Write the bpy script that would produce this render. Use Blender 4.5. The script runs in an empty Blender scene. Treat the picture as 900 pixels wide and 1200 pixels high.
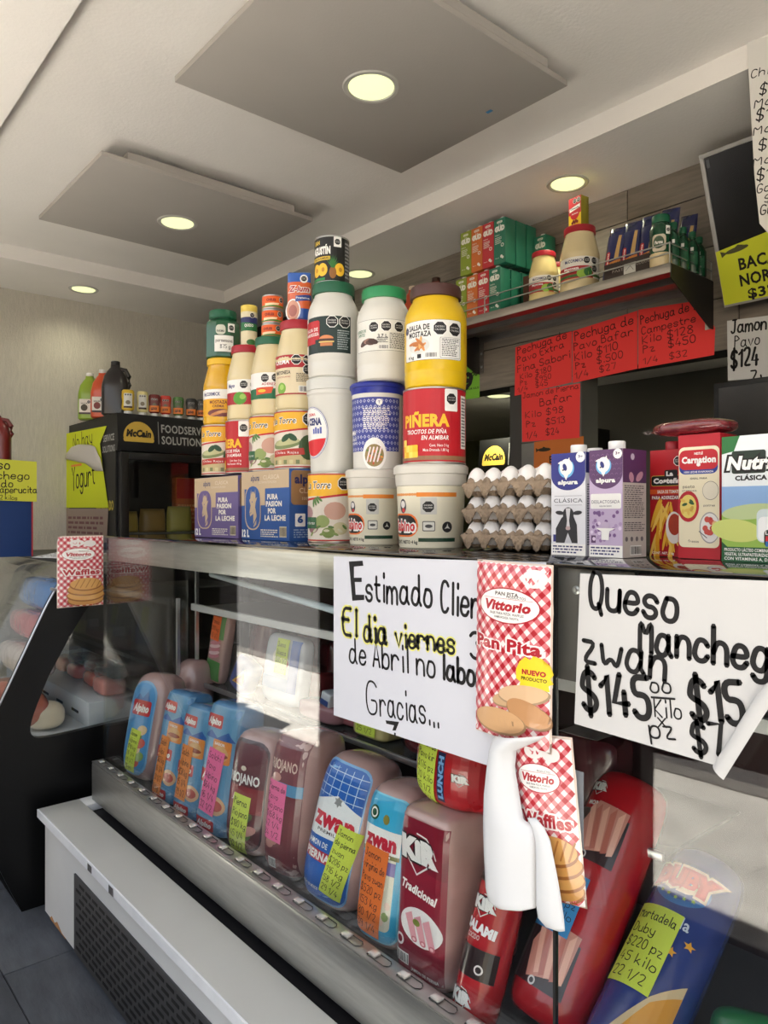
import bpy, bmesh, math, random
from mathutils import Vector, Matrix
random.seed(7)
PI = math.pi
C = bpy.context.scene.collection
sc = bpy.context.scene
# ---------------------------------------------------------------- camera, world, sun, exposure
EYE = 1.47
YAW = math.atan2(.76, .65)
cam = bpy.data.objects.new('camera', bpy.data.cameras.new('camera')); C.objects.link(cam)
cam.location = (0, 0, EYE); cam.rotation_euler = (PI/2, 0, YAW)
cam.data.sensor_fit = 'HORIZONTAL'; cam.data.sensor_width = 36; cam.data.lens = 867/900*36
cam.data.shift_y = 3/900; cam.data.clip_start = .02
sc.camera = cam
w = bpy.data.worlds.new('world'); sc.world = w; w.use_nodes = True
nt = w.node_tree; bg = nt.nodes['Background']
sky = nt.nodes.new('ShaderNodeTexSky'); sky.sky_type = 'NISHITA'; sky.sun_disc = False
sky.sun_elevation = math.radians(62); sky.sun_rotation = math.radians(20); sky.dust_density = 2.0
hz = nt.nodes.new('ShaderNodeMix'); hz.data_type = 'RGBA'; hz.inputs[0].default_value = .55; hz.inputs[7].default_value = (5.2, 5.1, 4.9, 1)
nt.links.new(sky.outputs[0], hz.inputs[6]); nt.links.new(hz.outputs[2], bg.inputs[0]); bg.inputs[1].default_value = .15   # bright haze over the blue
sun = bpy.data.lights.new('sun', 'SUN'); sun.energy = 11; sun.angle = math.radians(.6); sun.color = (1, .965, .92)
so = bpy.data.objects.new('sun', sun); C.objects.link(so)
so.rotation_euler = (math.radians(-12), math.radians(6), 0)      # high sun from behind the building
sc.view_settings.view_transform = 'Standard'; sc.view_settings.look = 'None'
sc.view_settings.gamma = 1; sc.view_settings.use_curve_mapping = False
sc.view_settings.exposure = 1.68
# ---------------------------------------------------------------- helpers
F, HZ = 867., 603.
FX, FY, RX, RY = -.760, .650, .650, .760
def P(px, py, x=None, y=None, z=None):       # a point of the photograph on a real plane of the shop
    k = (px-450)/F; dx = FX+k*RX; dy = FY+k*RY; dz = (HZ-py)/F
    t = x/dx if x is not None else y/dy if y is not None else (z-EYE)/dz
    return Vector((t*dx, t*dy, EYE+t*dz))
def X(px, y): return P(px, HZ, y=y).x
def Z(px, py, y): return P(px, py, y=y).z
def Rnd(l, r, y):                            # centre x and radius of a round thing seen between two columns at depth y
    a = math.atan((l-450)/F); b = math.atan((r-450)/F); k = math.tan((a+b)/2)
    t = y/(FY+k*RY); x = t*(FX+k*RX)
    return x, math.hypot(x, y)*math.sin((b-a)/2)
def s2l(c):
    c = c/255.
    return c/12.92 if c <= .04045 else ((c+.055)/1.055)**2.4
def lin(c): return (s2l(c[0]), s2l(c[1]), s2l(c[2]), 1)
_m = {}
def mat(name, col=(128,128,128), rough=.5, metal=0, bump=0, bscale=60, var=0, vscale=4, emit=None, stretch=None, spec=.5, coat=0):
    if name in _m: return _m[name]
    m = bpy.data.materials.new(name); m.use_nodes = True; n = m.node_tree.nodes; L = m.node_tree.links; b = n['Principled BSDF']
    b.inputs['Base Color'].default_value = lin(col); b.inputs['Roughness'].default_value = rough
    b.inputs['Metallic'].default_value = metal; b.inputs['Specular IOR Level'].default_value = spec
    b.inputs['Coat Weight'].default_value = coat; b.inputs['Coat Roughness'].default_value = .08
    tc = n.new('ShaderNodeTexCoord'); mp = n.new('ShaderNodeMapping'); L.new(tc.outputs['Object'], mp.inputs[0])
    if stretch: mp.inputs['Scale'].default_value = stretch
    if var:
        t = n.new('ShaderNodeTexNoise'); t.inputs['Scale'].default_value = vscale; t.inputs['Detail'].default_value = 6
        L.new(mp.outputs[0], t.inputs[0])
        r = n.new('ShaderNodeMapRange'); r.inputs[1].default_value = .3; r.inputs[2].default_value = .7
        r.inputs[3].default_value = 1-var; r.inputs[4].default_value = 1+var; L.new(t.outputs[0], r.inputs[0])
        mx = n.new('ShaderNodeVectorMath'); mx.operation = 'SCALE'; mx.inputs[0].default_value = lin(col)[:3]
        L.new(r.outputs[0], mx.inputs['Scale']); L.new(mx.outputs[0], b.inputs['Base Color'])
    if bump:
        t = n.new('ShaderNodeTexNoise'); t.inputs['Scale'].default_value = bscale; t.inputs['Detail'].default_value = 4
        L.new(mp.outputs[0], t.inputs[0])
        bp = n.new('ShaderNodeBump'); bp.inputs['Strength'].default_value = bump; bp.inputs['Distance'].default_value = .01
        L.new(t.outputs[0], bp.inputs['Height']); L.new(bp.outputs[0], b.inputs['Normal'])
    if emit: b.inputs['Emission Color'].default_value = lin(col); b.inputs['Emission Strength'].default_value = emit
    _m[name] = m; return m
def attr_mat(name, rough, coat=0):
    m = bpy.data.materials.new(name); m.use_nodes = True; n = m.node_tree.nodes; b = n['Principled BSDF']
    a = n.new('ShaderNodeVertexColor'); a.layer_name = 'Col'
    m.node_tree.links.new(a.outputs[0], b.inputs['Base Color']); b.inputs['Roughness'].default_value = rough
    b.inputs['Coat Weight'].default_value = coat; b.inputs['Coat Roughness'].default_value = .1
    _m[name] = m; return m
PRINT = attr_mat('printed_label', .42); PAPER = attr_mat('inked_paper', .8); FILM = attr_mat('printed_film', .3, .6)
def glass_mat(name, tint=(.97, .985, .975), ior=1.5, haze=0):
    m = bpy.data.materials.new(name); m.use_nodes = True; n = m.node_tree.nodes; L = m.node_tree.links
    n.remove(n['Principled BSDF']); o = n['Material Output']
    fr = n.new('ShaderNodeFresnel'); fr.inputs[0].default_value = ior
    ge = n.new('ShaderNodeNewGeometry'); mr = n.new('ShaderNodeMapRange'); mr.inputs[3].default_value = ior; mr.inputs[4].default_value = 1/ior
    L.new(ge.outputs['Backfacing'], mr.inputs[0]); L.new(mr.outputs[0], fr.inputs[0])     # same mirror strength on the inner face of the pane
    tr = n.new('ShaderNodeBsdfTransparent'); tr.inputs[0].default_value = (*tint, 1)
    gl = n.new('ShaderNodeBsdfGlossy'); gl.inputs['Roughness'].default_value = .01
    mx = n.new('ShaderNodeMixShader'); L.new(fr.outputs[0], mx.inputs[0]); L.new(tr.outputs[0], mx.inputs[1]); L.new(gl.outputs[0], mx.inputs[2])
    L.new(mx.outputs[0], o.inputs[0])
    if haze:
        df = n.new('ShaderNodeBsdfDiffuse'); df.inputs[0].default_value = (.8, .8, .8, 1)
        m2 = n.new('ShaderNodeMixShader'); m2.inputs[0].default_value = haze
        L.new(mx.outputs[0], m2.inputs[1]); L.new(df.outputs[0], m2.inputs[2]); L.new(m2.outputs[0], o.inputs[0])
    _m[name] = m; return m
GLASS = glass_mat('clear_glass'); WRAP = glass_mat('clear_plastic_wrap', (.96, .96, .96), 1.4, .05)
def fin(name, bm, m, parent=None, smooth=0, kind=None):
    me = bpy.data.meshes.new(name); bmesh.ops.recalc_face_normals(bm, faces=bm.faces); bm.to_mesh(me); bm.free()
    if smooth:
        me.polygons.foreach_set('use_smooth', [True]*len(me.polygons)); me.set_sharp_from_angle(angle=math.radians(smooth))
    o = bpy.data.objects.new(name, me); C.objects.link(o); me.materials.append(m)
    if parent: o.parent = parent
    if kind: o['kind'] = kind
    return o
def tag(o, label, cat=None, group=None):
    o['label'] = label
    if cat: o['category'] = cat
    if group: o['group'] = group
    return o
def E(name, label, cat, loc, rz=0, group=None, rot=None):
    o = bpy.data.objects.new(name, None); C.objects.link(o); o.empty_display_size = .05
    o.location = loc; o.rotation_euler = rot or (0, 0, rz); return tag(o, label, cat, group)
def copy_tree(o, parent=None):
    c = o.copy(); C.objects.link(c); c.parent = parent
    for ch in o.children: copy_tree(ch, c)
    return c
def abox(bm, x0, x1, y0, y1, z0, z1):
    v = [bm.verts.new(p) for p in ((x0,y0,z0),(x1,y0,z0),(x1,y1,z0),(x0,y1,z0),(x0,y0,z1),(x1,y0,z1),(x1,y1,z1),(x0,y1,z1))]
    for f in ((0,3,2,1),(4,5,6,7),(0,1,5,4),(1,2,6,5),(2,3,7,6),(3,0,4,7)): bm.faces.new([v[i] for i in f])
def bx(name, x0, x1, y0, y1, z0, z1, m, parent=None, bev=0, kind=None, seg=2):
    bm = bmesh.new(); abox(bm, min(x0,x1), max(x0,x1), min(y0,y1), max(y0,y1), min(z0,z1), max(z0,z1))
    if bev: bmesh.ops.bevel(bm, geom=bm.edges[:], offset=bev, segments=seg, affect='EDGES', profile=.5)
    return fin(name, bm, m, parent, 40 if bev else 0, kind)
def lathe(name, prof, m, parent=None, seg=40, loc=(0,0,0), flute=None, smooth=35):
    bm = bmesh.new(); rings = []
    for r, z in prof:
        ring = []
        for i in range(seg):
            a = 2*PI*i/seg; rr = r
            if flute and flute[0] < z < flute[1]: rr = r*(1-flute[3]*(i % flute[2] == 0))
            ring.append(bm.verts.new((loc[0]+rr*math.sin(a), loc[1]-rr*math.cos(a), loc[2]+z)))
        rings.append(ring)
    for a, b in zip(rings, rings[1:]):
        for i in range(seg):
            j = (i+1) % seg; bm.faces.new((a[i], a[j], b[j], b[i]))
    bm.faces.new(rings[0][::-1]); bm.faces.new(rings[-1])
    return fin(name, bm, m, parent, smooth)
def tube_bm(bm, pts, r, n=8):
    pts = [Vector(p) for p in pts]; rings = []
    for i, p in enumerate(pts):
        d = (pts[min(i+1, len(pts)-1)]-pts[max(i-1, 0)]).normalized()
        u = d.cross(Vector((0, 0, 1)));  u = (u if u.length > .1 else d.cross(Vector((1, 0, 0)))).normalized(); v = d.cross(u)
        rings.append([bm.verts.new(p+r*(math.cos(2*PI*k/n)*u+math.sin(2*PI*k/n)*v)) for k in range(n)])
    for a, b in zip(rings, rings[1:]):
        for k in range(n): bm.faces.new((a[k], a[(k+1) % n], b[(k+1) % n], b[k]))
    bm.faces.new(rings[0]); bm.faces.new(rings[-1][::-1])
def tube(name, pts, r, m, parent=None, n=8):
    bm = bmesh.new(); tube_bm(bm, pts, r, n); return fin(name, bm, m, parent, 50)
def prism(name, outer, holes, axis, a0, a1, m, parent=None, bev=0):   # polygon with holes, thick from a0 to a1 along the axis
    bm = bmesh.new()
    def pt(p): return (a0, p[0], p[1]) if axis == 'x' else (p[0], a0, p[1]) if axis == 'y' else (p[0], p[1], a0)
    es = []
    for loop in [outer]+holes:
        vs = [bm.verts.new(pt(p)) for p in loop]
        for i in range(len(vs)): es.append(bm.edges.new((vs[i], vs[(i+1) % len(vs)])))
    g = bmesh.ops.triangle_fill(bm, edges=es, use_beauty=True)
    fs = [f for f in g['geom'] if isinstance(f, bmesh.types.BMFace)]
    e = bmesh.ops.extrude_face_region(bm, geom=fs)
    d = {'x': (a1-a0, 0, 0), 'y': (0, a1-a0, 0), 'z': (0, 0, a1-a0)}[axis]
    bmesh.ops.translate(bm, verts=[v for v in e['geom'] if isinstance(v, bmesh.types.BMVert)], vec=d)
    return fin(name, bm, m, parent, 30)
# ---------------------------------------------------------------- handwriting: every letter as pen strokes on a small grid
G = {'a':'4536160403123244 464352','b':'0902 041636454332120 3','c':'4536160403123243','d':'4536160403123244 494352','e':'04444536160403123243',
'f':'4839291812 0636','g':'4536160403123244 4641301001','h':'0902 041636454342','i':'1612 1819','j':'26211000 2829','k':'0902 3603 1442','l':'1912',
'm':'0602 0416263532 3546566562','n':'0602 041636454342','o':'160403123243453616','p':'0600 0416364543321203','q':'4536160403123244 4640','r':'0602 04163645',
's':'45361605143443321203','t':'18132232 0636','u':'060312324346 4642','v':'062246','w':'0612345266','x':'0642 4602','y':'060413324346 4641301001','z':'06460242',
'A':'022942 1434','B':'0902 092938372606 263645433202','C':'4839190704123243','D':'0902 092947443202','E':'49090242 0636','F':'490902 0636',
'G':'48391907041232434525','H':'0902 4942 0646','I':'1912 0929 0222','J':'1949 3933221203','K':'0902 490542','L':'090242','M':'0209254942','N':'02094249',
'O':'190704123244473919','P':'0902 092947472606','Q':'190704123244473919 3341','R':'0902 092947472606 2642','S':'4839190706354443321203','T':'0949 2922',
'U':'090412324449','V':'092249','W':'0912365269','X':'0942 4902','Y':'092649 2622','Z':'09490242','0':'190704123244473919','1':'072922','2':'08193948350242',
'3':'081939483726364443321203','4':'290444 3632','5':'490906364543321203','6':'3919070312324445361605','7':'094922','8':'1907264443321203153747391 9',
'9':'473616071939474332','$':'4839190706354443321203 2a21','.':'1213','/':'0149','-':'0545','¡':'1212','x':'0642 4602','!':'1914 1213'}
for k in list(G): G[k] = [[(int(s[i], 16), int(s[i+1], 16)) for i in range(0, len(s)-1, 2)] for s in G[k].replace('2 0 3','203').replace('120 3','1203').replace('391 9','3919').split(' ')]
ACC = {'é':'e', 'ó':'o', 'á':'a', 'Ó':'O', 'í':'i'}
def pen(text, H_, wid=.11, slant=0, jit=.0):
    out = []; cx = 0; s = H_/7.
    for ch in text:
        if ch == ' ': cx += 3.2; continue
        st = G.get(ACC.get(ch, ch), G.get(ch.lower(), [[(1,2),(1,3)]])); mxx = 0
        if ch in ACC: st = st+[[(2,7),(3,8)]] if ch.islower() else st+[[(2,10),(3,11)]]
        dy = random.uniform(-jit, jit)
        for l in st:
            mxx = max(mxx, max(p[0] for p in l)); q = [Vector((p[0], p[1]-2+dy)) for p in l]
            if len(q) > 3:
                for _ in range(2):
                    r = [q[0]]
                    for a, b in zip(q, q[1:]): r += [a*.75+b*.25, a*.25+b*.75]
                    q = r+[q[-1]]
            out.append([((cx+p.x+slant*p.y)*s, p.y*s) for p in q])
        cx += mxx+1.7
    return out, (cx-1.7)*s
def ribbon(pts, w):                           # outline quads of a pen stroke with round ends
    q = [Vector(p) for p in pts]; polys = []
    q = [p for i, p in enumerate(q) if i == 0 or (p-q[i-1]).length > 1e-6]
    if len(q) < 2: return [[(q[0].x+w/2*math.cos(a*PI/4), q[0].y+w/2*math.sin(a*PI/4)) for a in range(8)]]
    L = []
    for i, p in enumerate(q):
        d = (q[min(i+1, len(q)-1)]-q[max(i-1, 0)]).normalized(); nrm = Vector((-d.y, d.x))
        L.append((p+nrm*w/2, p-nrm*w/2))
    for a, b in zip(L, L[1:]): polys.append([tuple(a[0]), tuple(a[1]), tuple(b[1]), tuple(b[0])])
    for p in (q[0], q[-1]): polys.append([(p.x+w/2*math.cos(a*PI/3), p.y+w/2*math.sin(a*PI/3)) for a in range(6)])
    return polys
_tc = {}
def text_mesh(s, bold, shear):
    k = (s, bold, shear)
    if k not in _tc:
        c = bpy.data.curves.new('t', 'FONT'); c.body = s; c.size = 1; c.offset = bold; c.shear = shear; c.resolution_u = 2; c.space_character = 1.06
        o = bpy.data.objects.new('t', c); C.objects.link(o); dg = bpy.context.evaluated_depsgraph_get(); me = o.evaluated_get(dg).to_mesh()
        vs = [(v.co.x, v.co.y) for v in me.vertices]; fs = [tuple(p.vertices) for p in me.polygons]
        o.evaluated_get(dg).to_mesh_clear(); bpy.data.objects.remove(o); bpy.data.curves.remove(c)
        _tc[k] = (vs, fs)
    return _tc[k]
W_, K_, R_, Y_, G_, B_, O_, N_ = (245,243,238), (22,20,20), (190,28,38), (245,196,30), (20,100,60), (35,60,140), (235,120,40), (90,60,40)
class Cv:
    """flat print: shapes in metres, later laid on a real surface"""
    def __init__(s): s.it = []
    def add(s, vs, fs, col):
        x0 = min(v[0] for v in vs); x1 = max(v[0] for v in vs); y0 = min(v[1] for v in vs); y1 = max(v[1] for v in vs)
        l = 0
        for (a, b, c, d, ll, *_) in s.it:
            if a < x1 and b > x0 and c < y1 and d > y0: l = max(l, ll+1)
        s.it.append((x0, x1, y0, y1, l, vs, fs, col)); return s
    def poly(s, pts, col): return s.add(pts, [tuple(range(len(pts)))], col)
    def rect(s, x0, y0, x1, y1, col): return s.poly([(x0,y0),(x1,y0),(x1,y1),(x0,y1)], col)
    def rr(s, x0, y0, x1, y1, r, col):
        p = []
        for cx, cy, a0 in ((x1-r,y1-r,0),(x0+r,y1-r,90),(x0+r,y0+r,180),(x1-r,y0+r,270)):
            p += [(cx+r*math.cos(math.radians(a0+t)), cy+r*math.sin(math.radians(a0+t))) for t in (0,22.5,45,67.5,90)]
        return s.poly(p, col)
    def ell(s, cx, cy, rx, ry, col, n=20, rot=0, a0=0, a1=360):
        p = []
        for i in range(n+(a1-a0 < 360)):
            a = math.radians(a0+(a1-a0)*i/n); x, y = rx*math.cos(a), ry*math.sin(a)
            p.append((cx+x*math.cos(rot)-y*math.sin(rot), cy+x*math.sin(rot)+y*math.cos(rot)))
        return s.poly(p, col)
    def star(s, cx, cy, r, col, n=5, q=.45, rot=PI/2):
        return s.poly([(cx+(r if i % 2 == 0 else r*q)*math.cos(rot+i*PI/n), cy+(r if i % 2 == 0 else r*q)*math.sin(rot+i*PI/n)) for i in range(2*n)], col)
    def line(s, pts, w, col):
        vs = []; fs = []
        for p in ribbon(pts, w): fs.append(tuple(range(len(vs), len(vs)+len(p)))); vs += p
        return s.add(vs, fs, col)
    def txt(s, t, cx, cy, h, col, w=None, bold=.02, shear=0, rot=0):     # h = capital height, centred
        t = t.replace('Ó', 'O')
        vs, fs = text_mesh(t, bold, shear)
        if not vs: return s
        x0 = min(v[0] for v in vs); x1 = max(v[0] for v in vs); k = h/.7
        kx = w/(x1-x0-2*bold) if w else k; m = (x0+x1)/2
        q = [((v[0]-m)*kx, (v[1]-.35)*k) for v in vs]; c_, s_ = math.cos(rot), math.sin(rot)
        return s.add([(cx+a*c_-b*s_, cy+a*s_+b*c_) for a, b in q], fs, col)
    def hw(s, t, x0, y0, x1, y1, h, col=K_, w=.12, slant=0, jit=.25):     # handwriting from one baseline end to the other
        st, tw = pen(t, h, slant=slant, jit=jit); L = math.hypot(x1-x0, y1-y0); k = L/tw; c_, s_ = (x1-x0)/L, (y1-y0)/L
        vs = []; fs = []
        for l in st:
            l = [(a*k, b) for a, b in l]
            for p in ribbon(l, h*w):
                fs.append(tuple(range(len(vs), len(vs)+len(p)))); vs += [(x0+a*c_-b*s_, y0+a*s_+b*c_) for a, b in p]
        return s.add(vs, fs, col)
    def oct(s, cx, cy, r, edge=True):
        p = lambda q: [(cx+q*math.cos((i+.5)*PI/4), cy+q*math.sin((i+.5)*PI/4)) for i in range(8)]
        if edge: s.poly(p(r), W_)
        s.poly(p(r*.88), K_)
        s.txt('EXCESO', cx, cy+r*.22, r*.22, W_, r*1.2, .0); return s.txt('CALORÍAS', cx, cy-r*.16, r*.22, W_, r*1.3, .0)
    def para(s, x0, y0, x1, y1, n, col, seed=1):                             # small print as short bars of text
        rg = random.Random(seed); dy = (y1-y0)/n; vs = []; fs = []
        for i in range(n):
            x = x0; yy = y1-dy*(i+.75); e = x1-(x1-x0)*rg.uniform(0, .25)
            while x < e:
                l = rg.uniform(.04, .16)*(x1-x0); b = min(x+l, e); k = len(vs)
                vs += [(x,yy),(b,yy),(b,yy+dy*.5),(x,yy+dy*.5)]; fs.append((k,k+1,k+2,k+3)); x = b+.03*(x1-x0)
        return s.add(vs, fs, col)
    def bars(s, x0, y0, x1, y1, col=K_, bgc=W_):
        s.rect(x0, y0, x1, y1, bgc); vs = []; fs = []; x = x0+.06*(x1-x0); rg = random.Random(3)
        while x < x1-.08*(x1-x0):
            b = x+rg.uniform(.02, .07)*(x1-x0); k = len(vs); vs += [(x,y0+.1*(y1-y0)),(b,y0+.1*(y1-y0)),(b,y1-.1*(y1-y0)),(x,y1-.1*(y1-y0))]
            fs.append((k,k+1,k+2,k+3)); x = b+rg.uniform(.02, .06)*(x1-x0)
        return s.add(vs, fs, col)
    def gingham(s, x0, y0, x1, y1, d, c1=(178,32,44), c2=(214,120,126), bgc=(240,230,226)):
        s.rect(x0, y0, x1, y1, bgc); n = int((x1-x0)/d*2)+2; mm = int((y1-y0)/d*2)+2; r = d/2; S_ = {0: ([], []), 1: ([], [])}
        cl = lambda x, y: (min(max(x, x0), x1), min(max(y, y0), y1))
        for i in range(n+1):
            for j in range(mm+1):
                if (i+j) % 2: continue
                a, b = (i+j)//2 % 2, (i-j)//2 % 2
                if a and b: continue
                V, Fc = S_[0 if a == b else 1]; cx, cy = x0+i*r, y0+j*r
                if not (x0 <= cx <= x1 and y0 <= cy <= y1): continue
                k = len(V); V += [cl(cx-r,cy), cl(cx,cy-r), cl(cx+r,cy), cl(cx,cy+r)]; Fc.append((k,k+1,k+2,k+3))
        (x0_, x1_, y0_, y1_, l, *_) = s.it[-1]
        s.it.append((x0, x1, y0, y1, l+1, *S_[0], c1)); s.it.append((x0, x1, y0, y1, l+1, *S_[1], c2))
        return s
    def build(s, name, f, parent=None, m=None, cu=0, cv=0, eps=.00022, base=.0004):
        bm = bmesh.new(); ll = bm.loops.layers.float_color.new('Col')
        for x0, x1, y0, y1, l, vs, fs, col in s.it:
            o = base+eps*l; V = [bm.verts.new((a, b, o)) for a, b in vs]; c = lin(col)
            for q in fs:
                try: fc = bm.faces.new([V[i] for i in q])
                except ValueError: continue
                for lp in fc.loops: lp[ll] = c
        if any(len(f_.verts) > 4 for f_ in bm.faces): bmesh.ops.triangulate(bm, faces=[f_ for f_ in bm.faces if len(f_.verts) > 4])
        lo = min(i[0] for i in s.it); hi = max(i[1] for i in s.it); bo = min(i[2] for i in s.it); to = max(i[3] for i in s.it)
        for d, a, b, nn in ((cu, lo, hi, (1,0,0)), (cv, bo, to, (0,1,0))):
            if d:
                k = a+d
                while k < b:
                    co = (k,0,0) if nn[0] else (0,k,0)
                    bmesh.ops.bisect_plane(bm, geom=bm.verts[:]+bm.edges[:]+bm.faces[:], plane_co=co, plane_no=nn, dist=1e-6); k += d
        for v in bm.verts: v.co = f(v.co.x, v.co.y, v.co.z)
        me = bpy.data.meshes.new(name); bm.to_mesh(me); bm.free(); o = bpy.data.objects.new(name, me); C.objects.link(o)
        me.materials.append(m or PRINT)
        if parent: o.parent = parent
        return o
def front(y0=0): return lambda u, v, o: Vector((u, y0-o, v))
def right(x0=0): return lambda u, v, o: Vector((x0+o, u, v))
def cyl(R, yaw=0, slope=0, z0=0):
    def f(u, v, o):
        r = R+slope*(v-z0)+o; a = u/R+yaw; return Vector((r*math.sin(a), -r*math.cos(a), v))
    return f
# ================================================================ MATERIALS
M_ceil = mat('cream_ceiling_paint', (240,236,230), .85, bump=.12, bscale=90, var=.02)
M_panel = mat('taupe_ceiling_board', (174,169,162), .8, bump=.06, bscale=120, var=.02)
M_steel = mat('brushed_stainless', (196,196,192), .34, .92, bump=.05, bscale=30, var=.10, vscale=9, stretch=(1,14,14))
M_steel2 = mat('worn_stainless', (170,168,164), .38, .9, var=.16, vscale=6)
M_alu = mat('aluminium', (200,202,204), .3, .9)
M_white = mat('white_laminate', (226,227,226), .45, var=.03, vscale=5)
M_black = mat('black_plastic', (16,16,17), .35)
M_blk2 = mat('matt_black', (12,12,13), .7)
M_dark = mat('dark_interior', (30,28,30), .6)
M_floor = mat('slate_tile', (82,86,92), .5, bump=.35, bscale=14, var=.22, vscale=7, stretch=(1,3,1))
M_grout = mat('dark_grout', (30,31,33), .9)
M_plank = mat('grey_wood_tile', (128,120,110), .55, bump=.12, bscale=30, var=.20, vscale=5, stretch=(1.2,1,14))
M_grey = mat('grey_painted_wall', (104,104,96), .8, var=.03)
M_green = mat('pale_green_wall', (150,160,120), .8)
# ================================================================ THE SETTING
def st(name, *a, m=None): return bx(name, *a, m, kind='structure')
XW, YB, ZS, ZT = -4.75, 2.73, 2.80, 2.875
# floor slab, its tiles
fl = bx('floor', -6, 3, 0, 5, -.06, -.006, M_grout, kind='structure')
c0 = P(4, 1143, z=0)
tm = None
for i in range(-4, 3):
    for j in range(-2, 3):
        x0 = c0.x+i*.6; y0 = c0.y+j*.6
        if y0 > 2.4 or x0 < -5.2 or x0 > -1.0: continue
        if tm is None:
            t = bx('tile', .002, .598, .002, .598, -.02, 0, M_floor, fl, .0015); tm = t
        else: t = tm.copy(); C.objects.link(t)
        t.location = (x0, y0, random.uniform(0, .0006))
# left wall: pale vinyl with a woven vertical grain
mw = mat('woven_vinyl_wall', (204,198,184), .8, bump=.55, bscale=55, var=.07, vscale=14, stretch=(1,9,1.3))
st('wall_left', XW-.1, XW, -.3, 5, 0, 3, m=mw)
st('wall_far', XW-.1, 3, 5, 5.1, 0, 3, m=M_green)
st('wall_right', 3, 3.1, -.3, 5, 0, 3, m=M_ceil)
# ceiling: recessed tray with a lower border
st('ceiling', XW, 3, -.10, 3.9, ZT, 3.0, m=M_ceil)
def strip(name, *a): return bx(name, *a, M_ceil, kind='structure')
strip('trim_1', XW, -4.19, .65, 2.26, ZS, ZT+.02)
strip('trim_2', XW, 3, 2.26, YB+.12, ZS, ZT+.02)
strip('trim_3', XW, 3, -.10, .65, ZS, ZT+.02)
# back wall: solid strips round two openings, faced with long tiles
zl = 2.075
wb = bx('wall_back', XW, 3, YB, YB+.12, zl, 2.82, M_grout, kind='structure')
bx('wall_back', XW, -2.72, YB, YB+.12, 0, zl, M_plank, kind='structure')
p1, p2 = X(612, YB), X(682, YB)
wp = bx('wall_back', p1, p2, YB, YB+.12, 0, zl, M_grey, kind='structure')
bx('trim_4', X(596, YB), p1, YB+.01, YB+.13, 0, zl, mat('dark_frame', (60,58,56), .5), kind='structure')
random.seed(3)
z = zl
rows = [zl, 2.27, 2.47, 2.67, ZS]
for r, (za, zb) in enumerate(zip(rows, rows[1:])):
    x = -3.9+(.45 if r % 2 else 0)
    while x < 0:
        t = bx('tile', 0, .9-.004, -.008, .0, za+.002, zb-.002, M_plank, wb, .001); t.location = (x, YB-random.uniform(0, .0012), 0)
        x += .9
for za, zb in zip([1.0,1.2,1.4,1.6,1.8], [1.2,1.4,1.6,1.8,zl]):
    bx('tile', p1+.002, p2-.002, YB-.008, YB, za+.002, zb-.002, mat('grey_cement_tile', (128,127,124), .6, bump=.1, var=.12, vscale=8), wp, .001)
# the room behind
st('wall_inner', -2.35, 3, 3.35, 3.45, 0, zl+.1, m=M_grey)
st('ceiling_inner', XW, 3, YB+.12, 5, 2.14, 2.2, m=M_ceil)
# street side: dark walls added unseen to bound the bright reflection in the glass
M_block = mat('dark_blocker_wall', (44,38,38), .6, var=.1)
st('wall_blocker_left', XW-.1, -4.1, -.3, -.18, 0, 2.8, m=M_block)
st('wall_blocker', -3.12, -1.30, -.3, -.22, 0, 1.30, m=M_block)
M_pave = mat('pavement', (202,197,187), .9, var=.20, vscale=5)
M_road = mat('asphalt', (84,82,80), .95, var=.15)
bx('pavement', -16, 8, -2.0, -.001, -.08, -.012, M_pave, kind='structure')
bx('kerb', -16, 8, -2.15, -2.0, -.08, -.005, mat('kerb_stone', (120,116,110), .9, var=.15), kind='structure')
bx('road', -30, 20, -14, -2.15, -.2, -.06, M_road, kind='structure')
bx('facade_opposite', -30, 20, -14.6, -14, -.1, 5.5, mat('opposite_wall', (176,160,136), .9, var=.1), kind='structure')
# dark van shape added out of view to darken the reflection beyond the kerb
van = E('van_blocker', 'dark van shape added outside to darken the reflection in the glass', 'van', (-1.0, -3.3, -.06))
Mv = mat('dark_car_paint', (18,20,26), .35)
prism('body', [(-2.3,.35),(2.3,.35),(2.35,.9),(2.1,1.05),(1.5,1.75),(-2.2,1.8),(-2.35,1.0)], [], 'y', -.85, .85, Mv, van)
for sx in (-1.5, 1.5):
    for sy in (-.8, .8):
        wv = lathe('wheel', [(.1,-.1),(.32,-.1),(.34,-.05),(.34,.05),(.32,.1),(.1,.1)], M_blk2, van, 24); wv.rotation_euler = (PI/2, 0, 0); wv.location = (sx, sy, .34)
prism('side_window', [(-2.0,1.1),(1.7,1.1),(1.35,1.6),(-1.95,1.62)], [], 'y', .851, .86, mat('tinted_glass', (10,12,14), .08), van)
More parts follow.
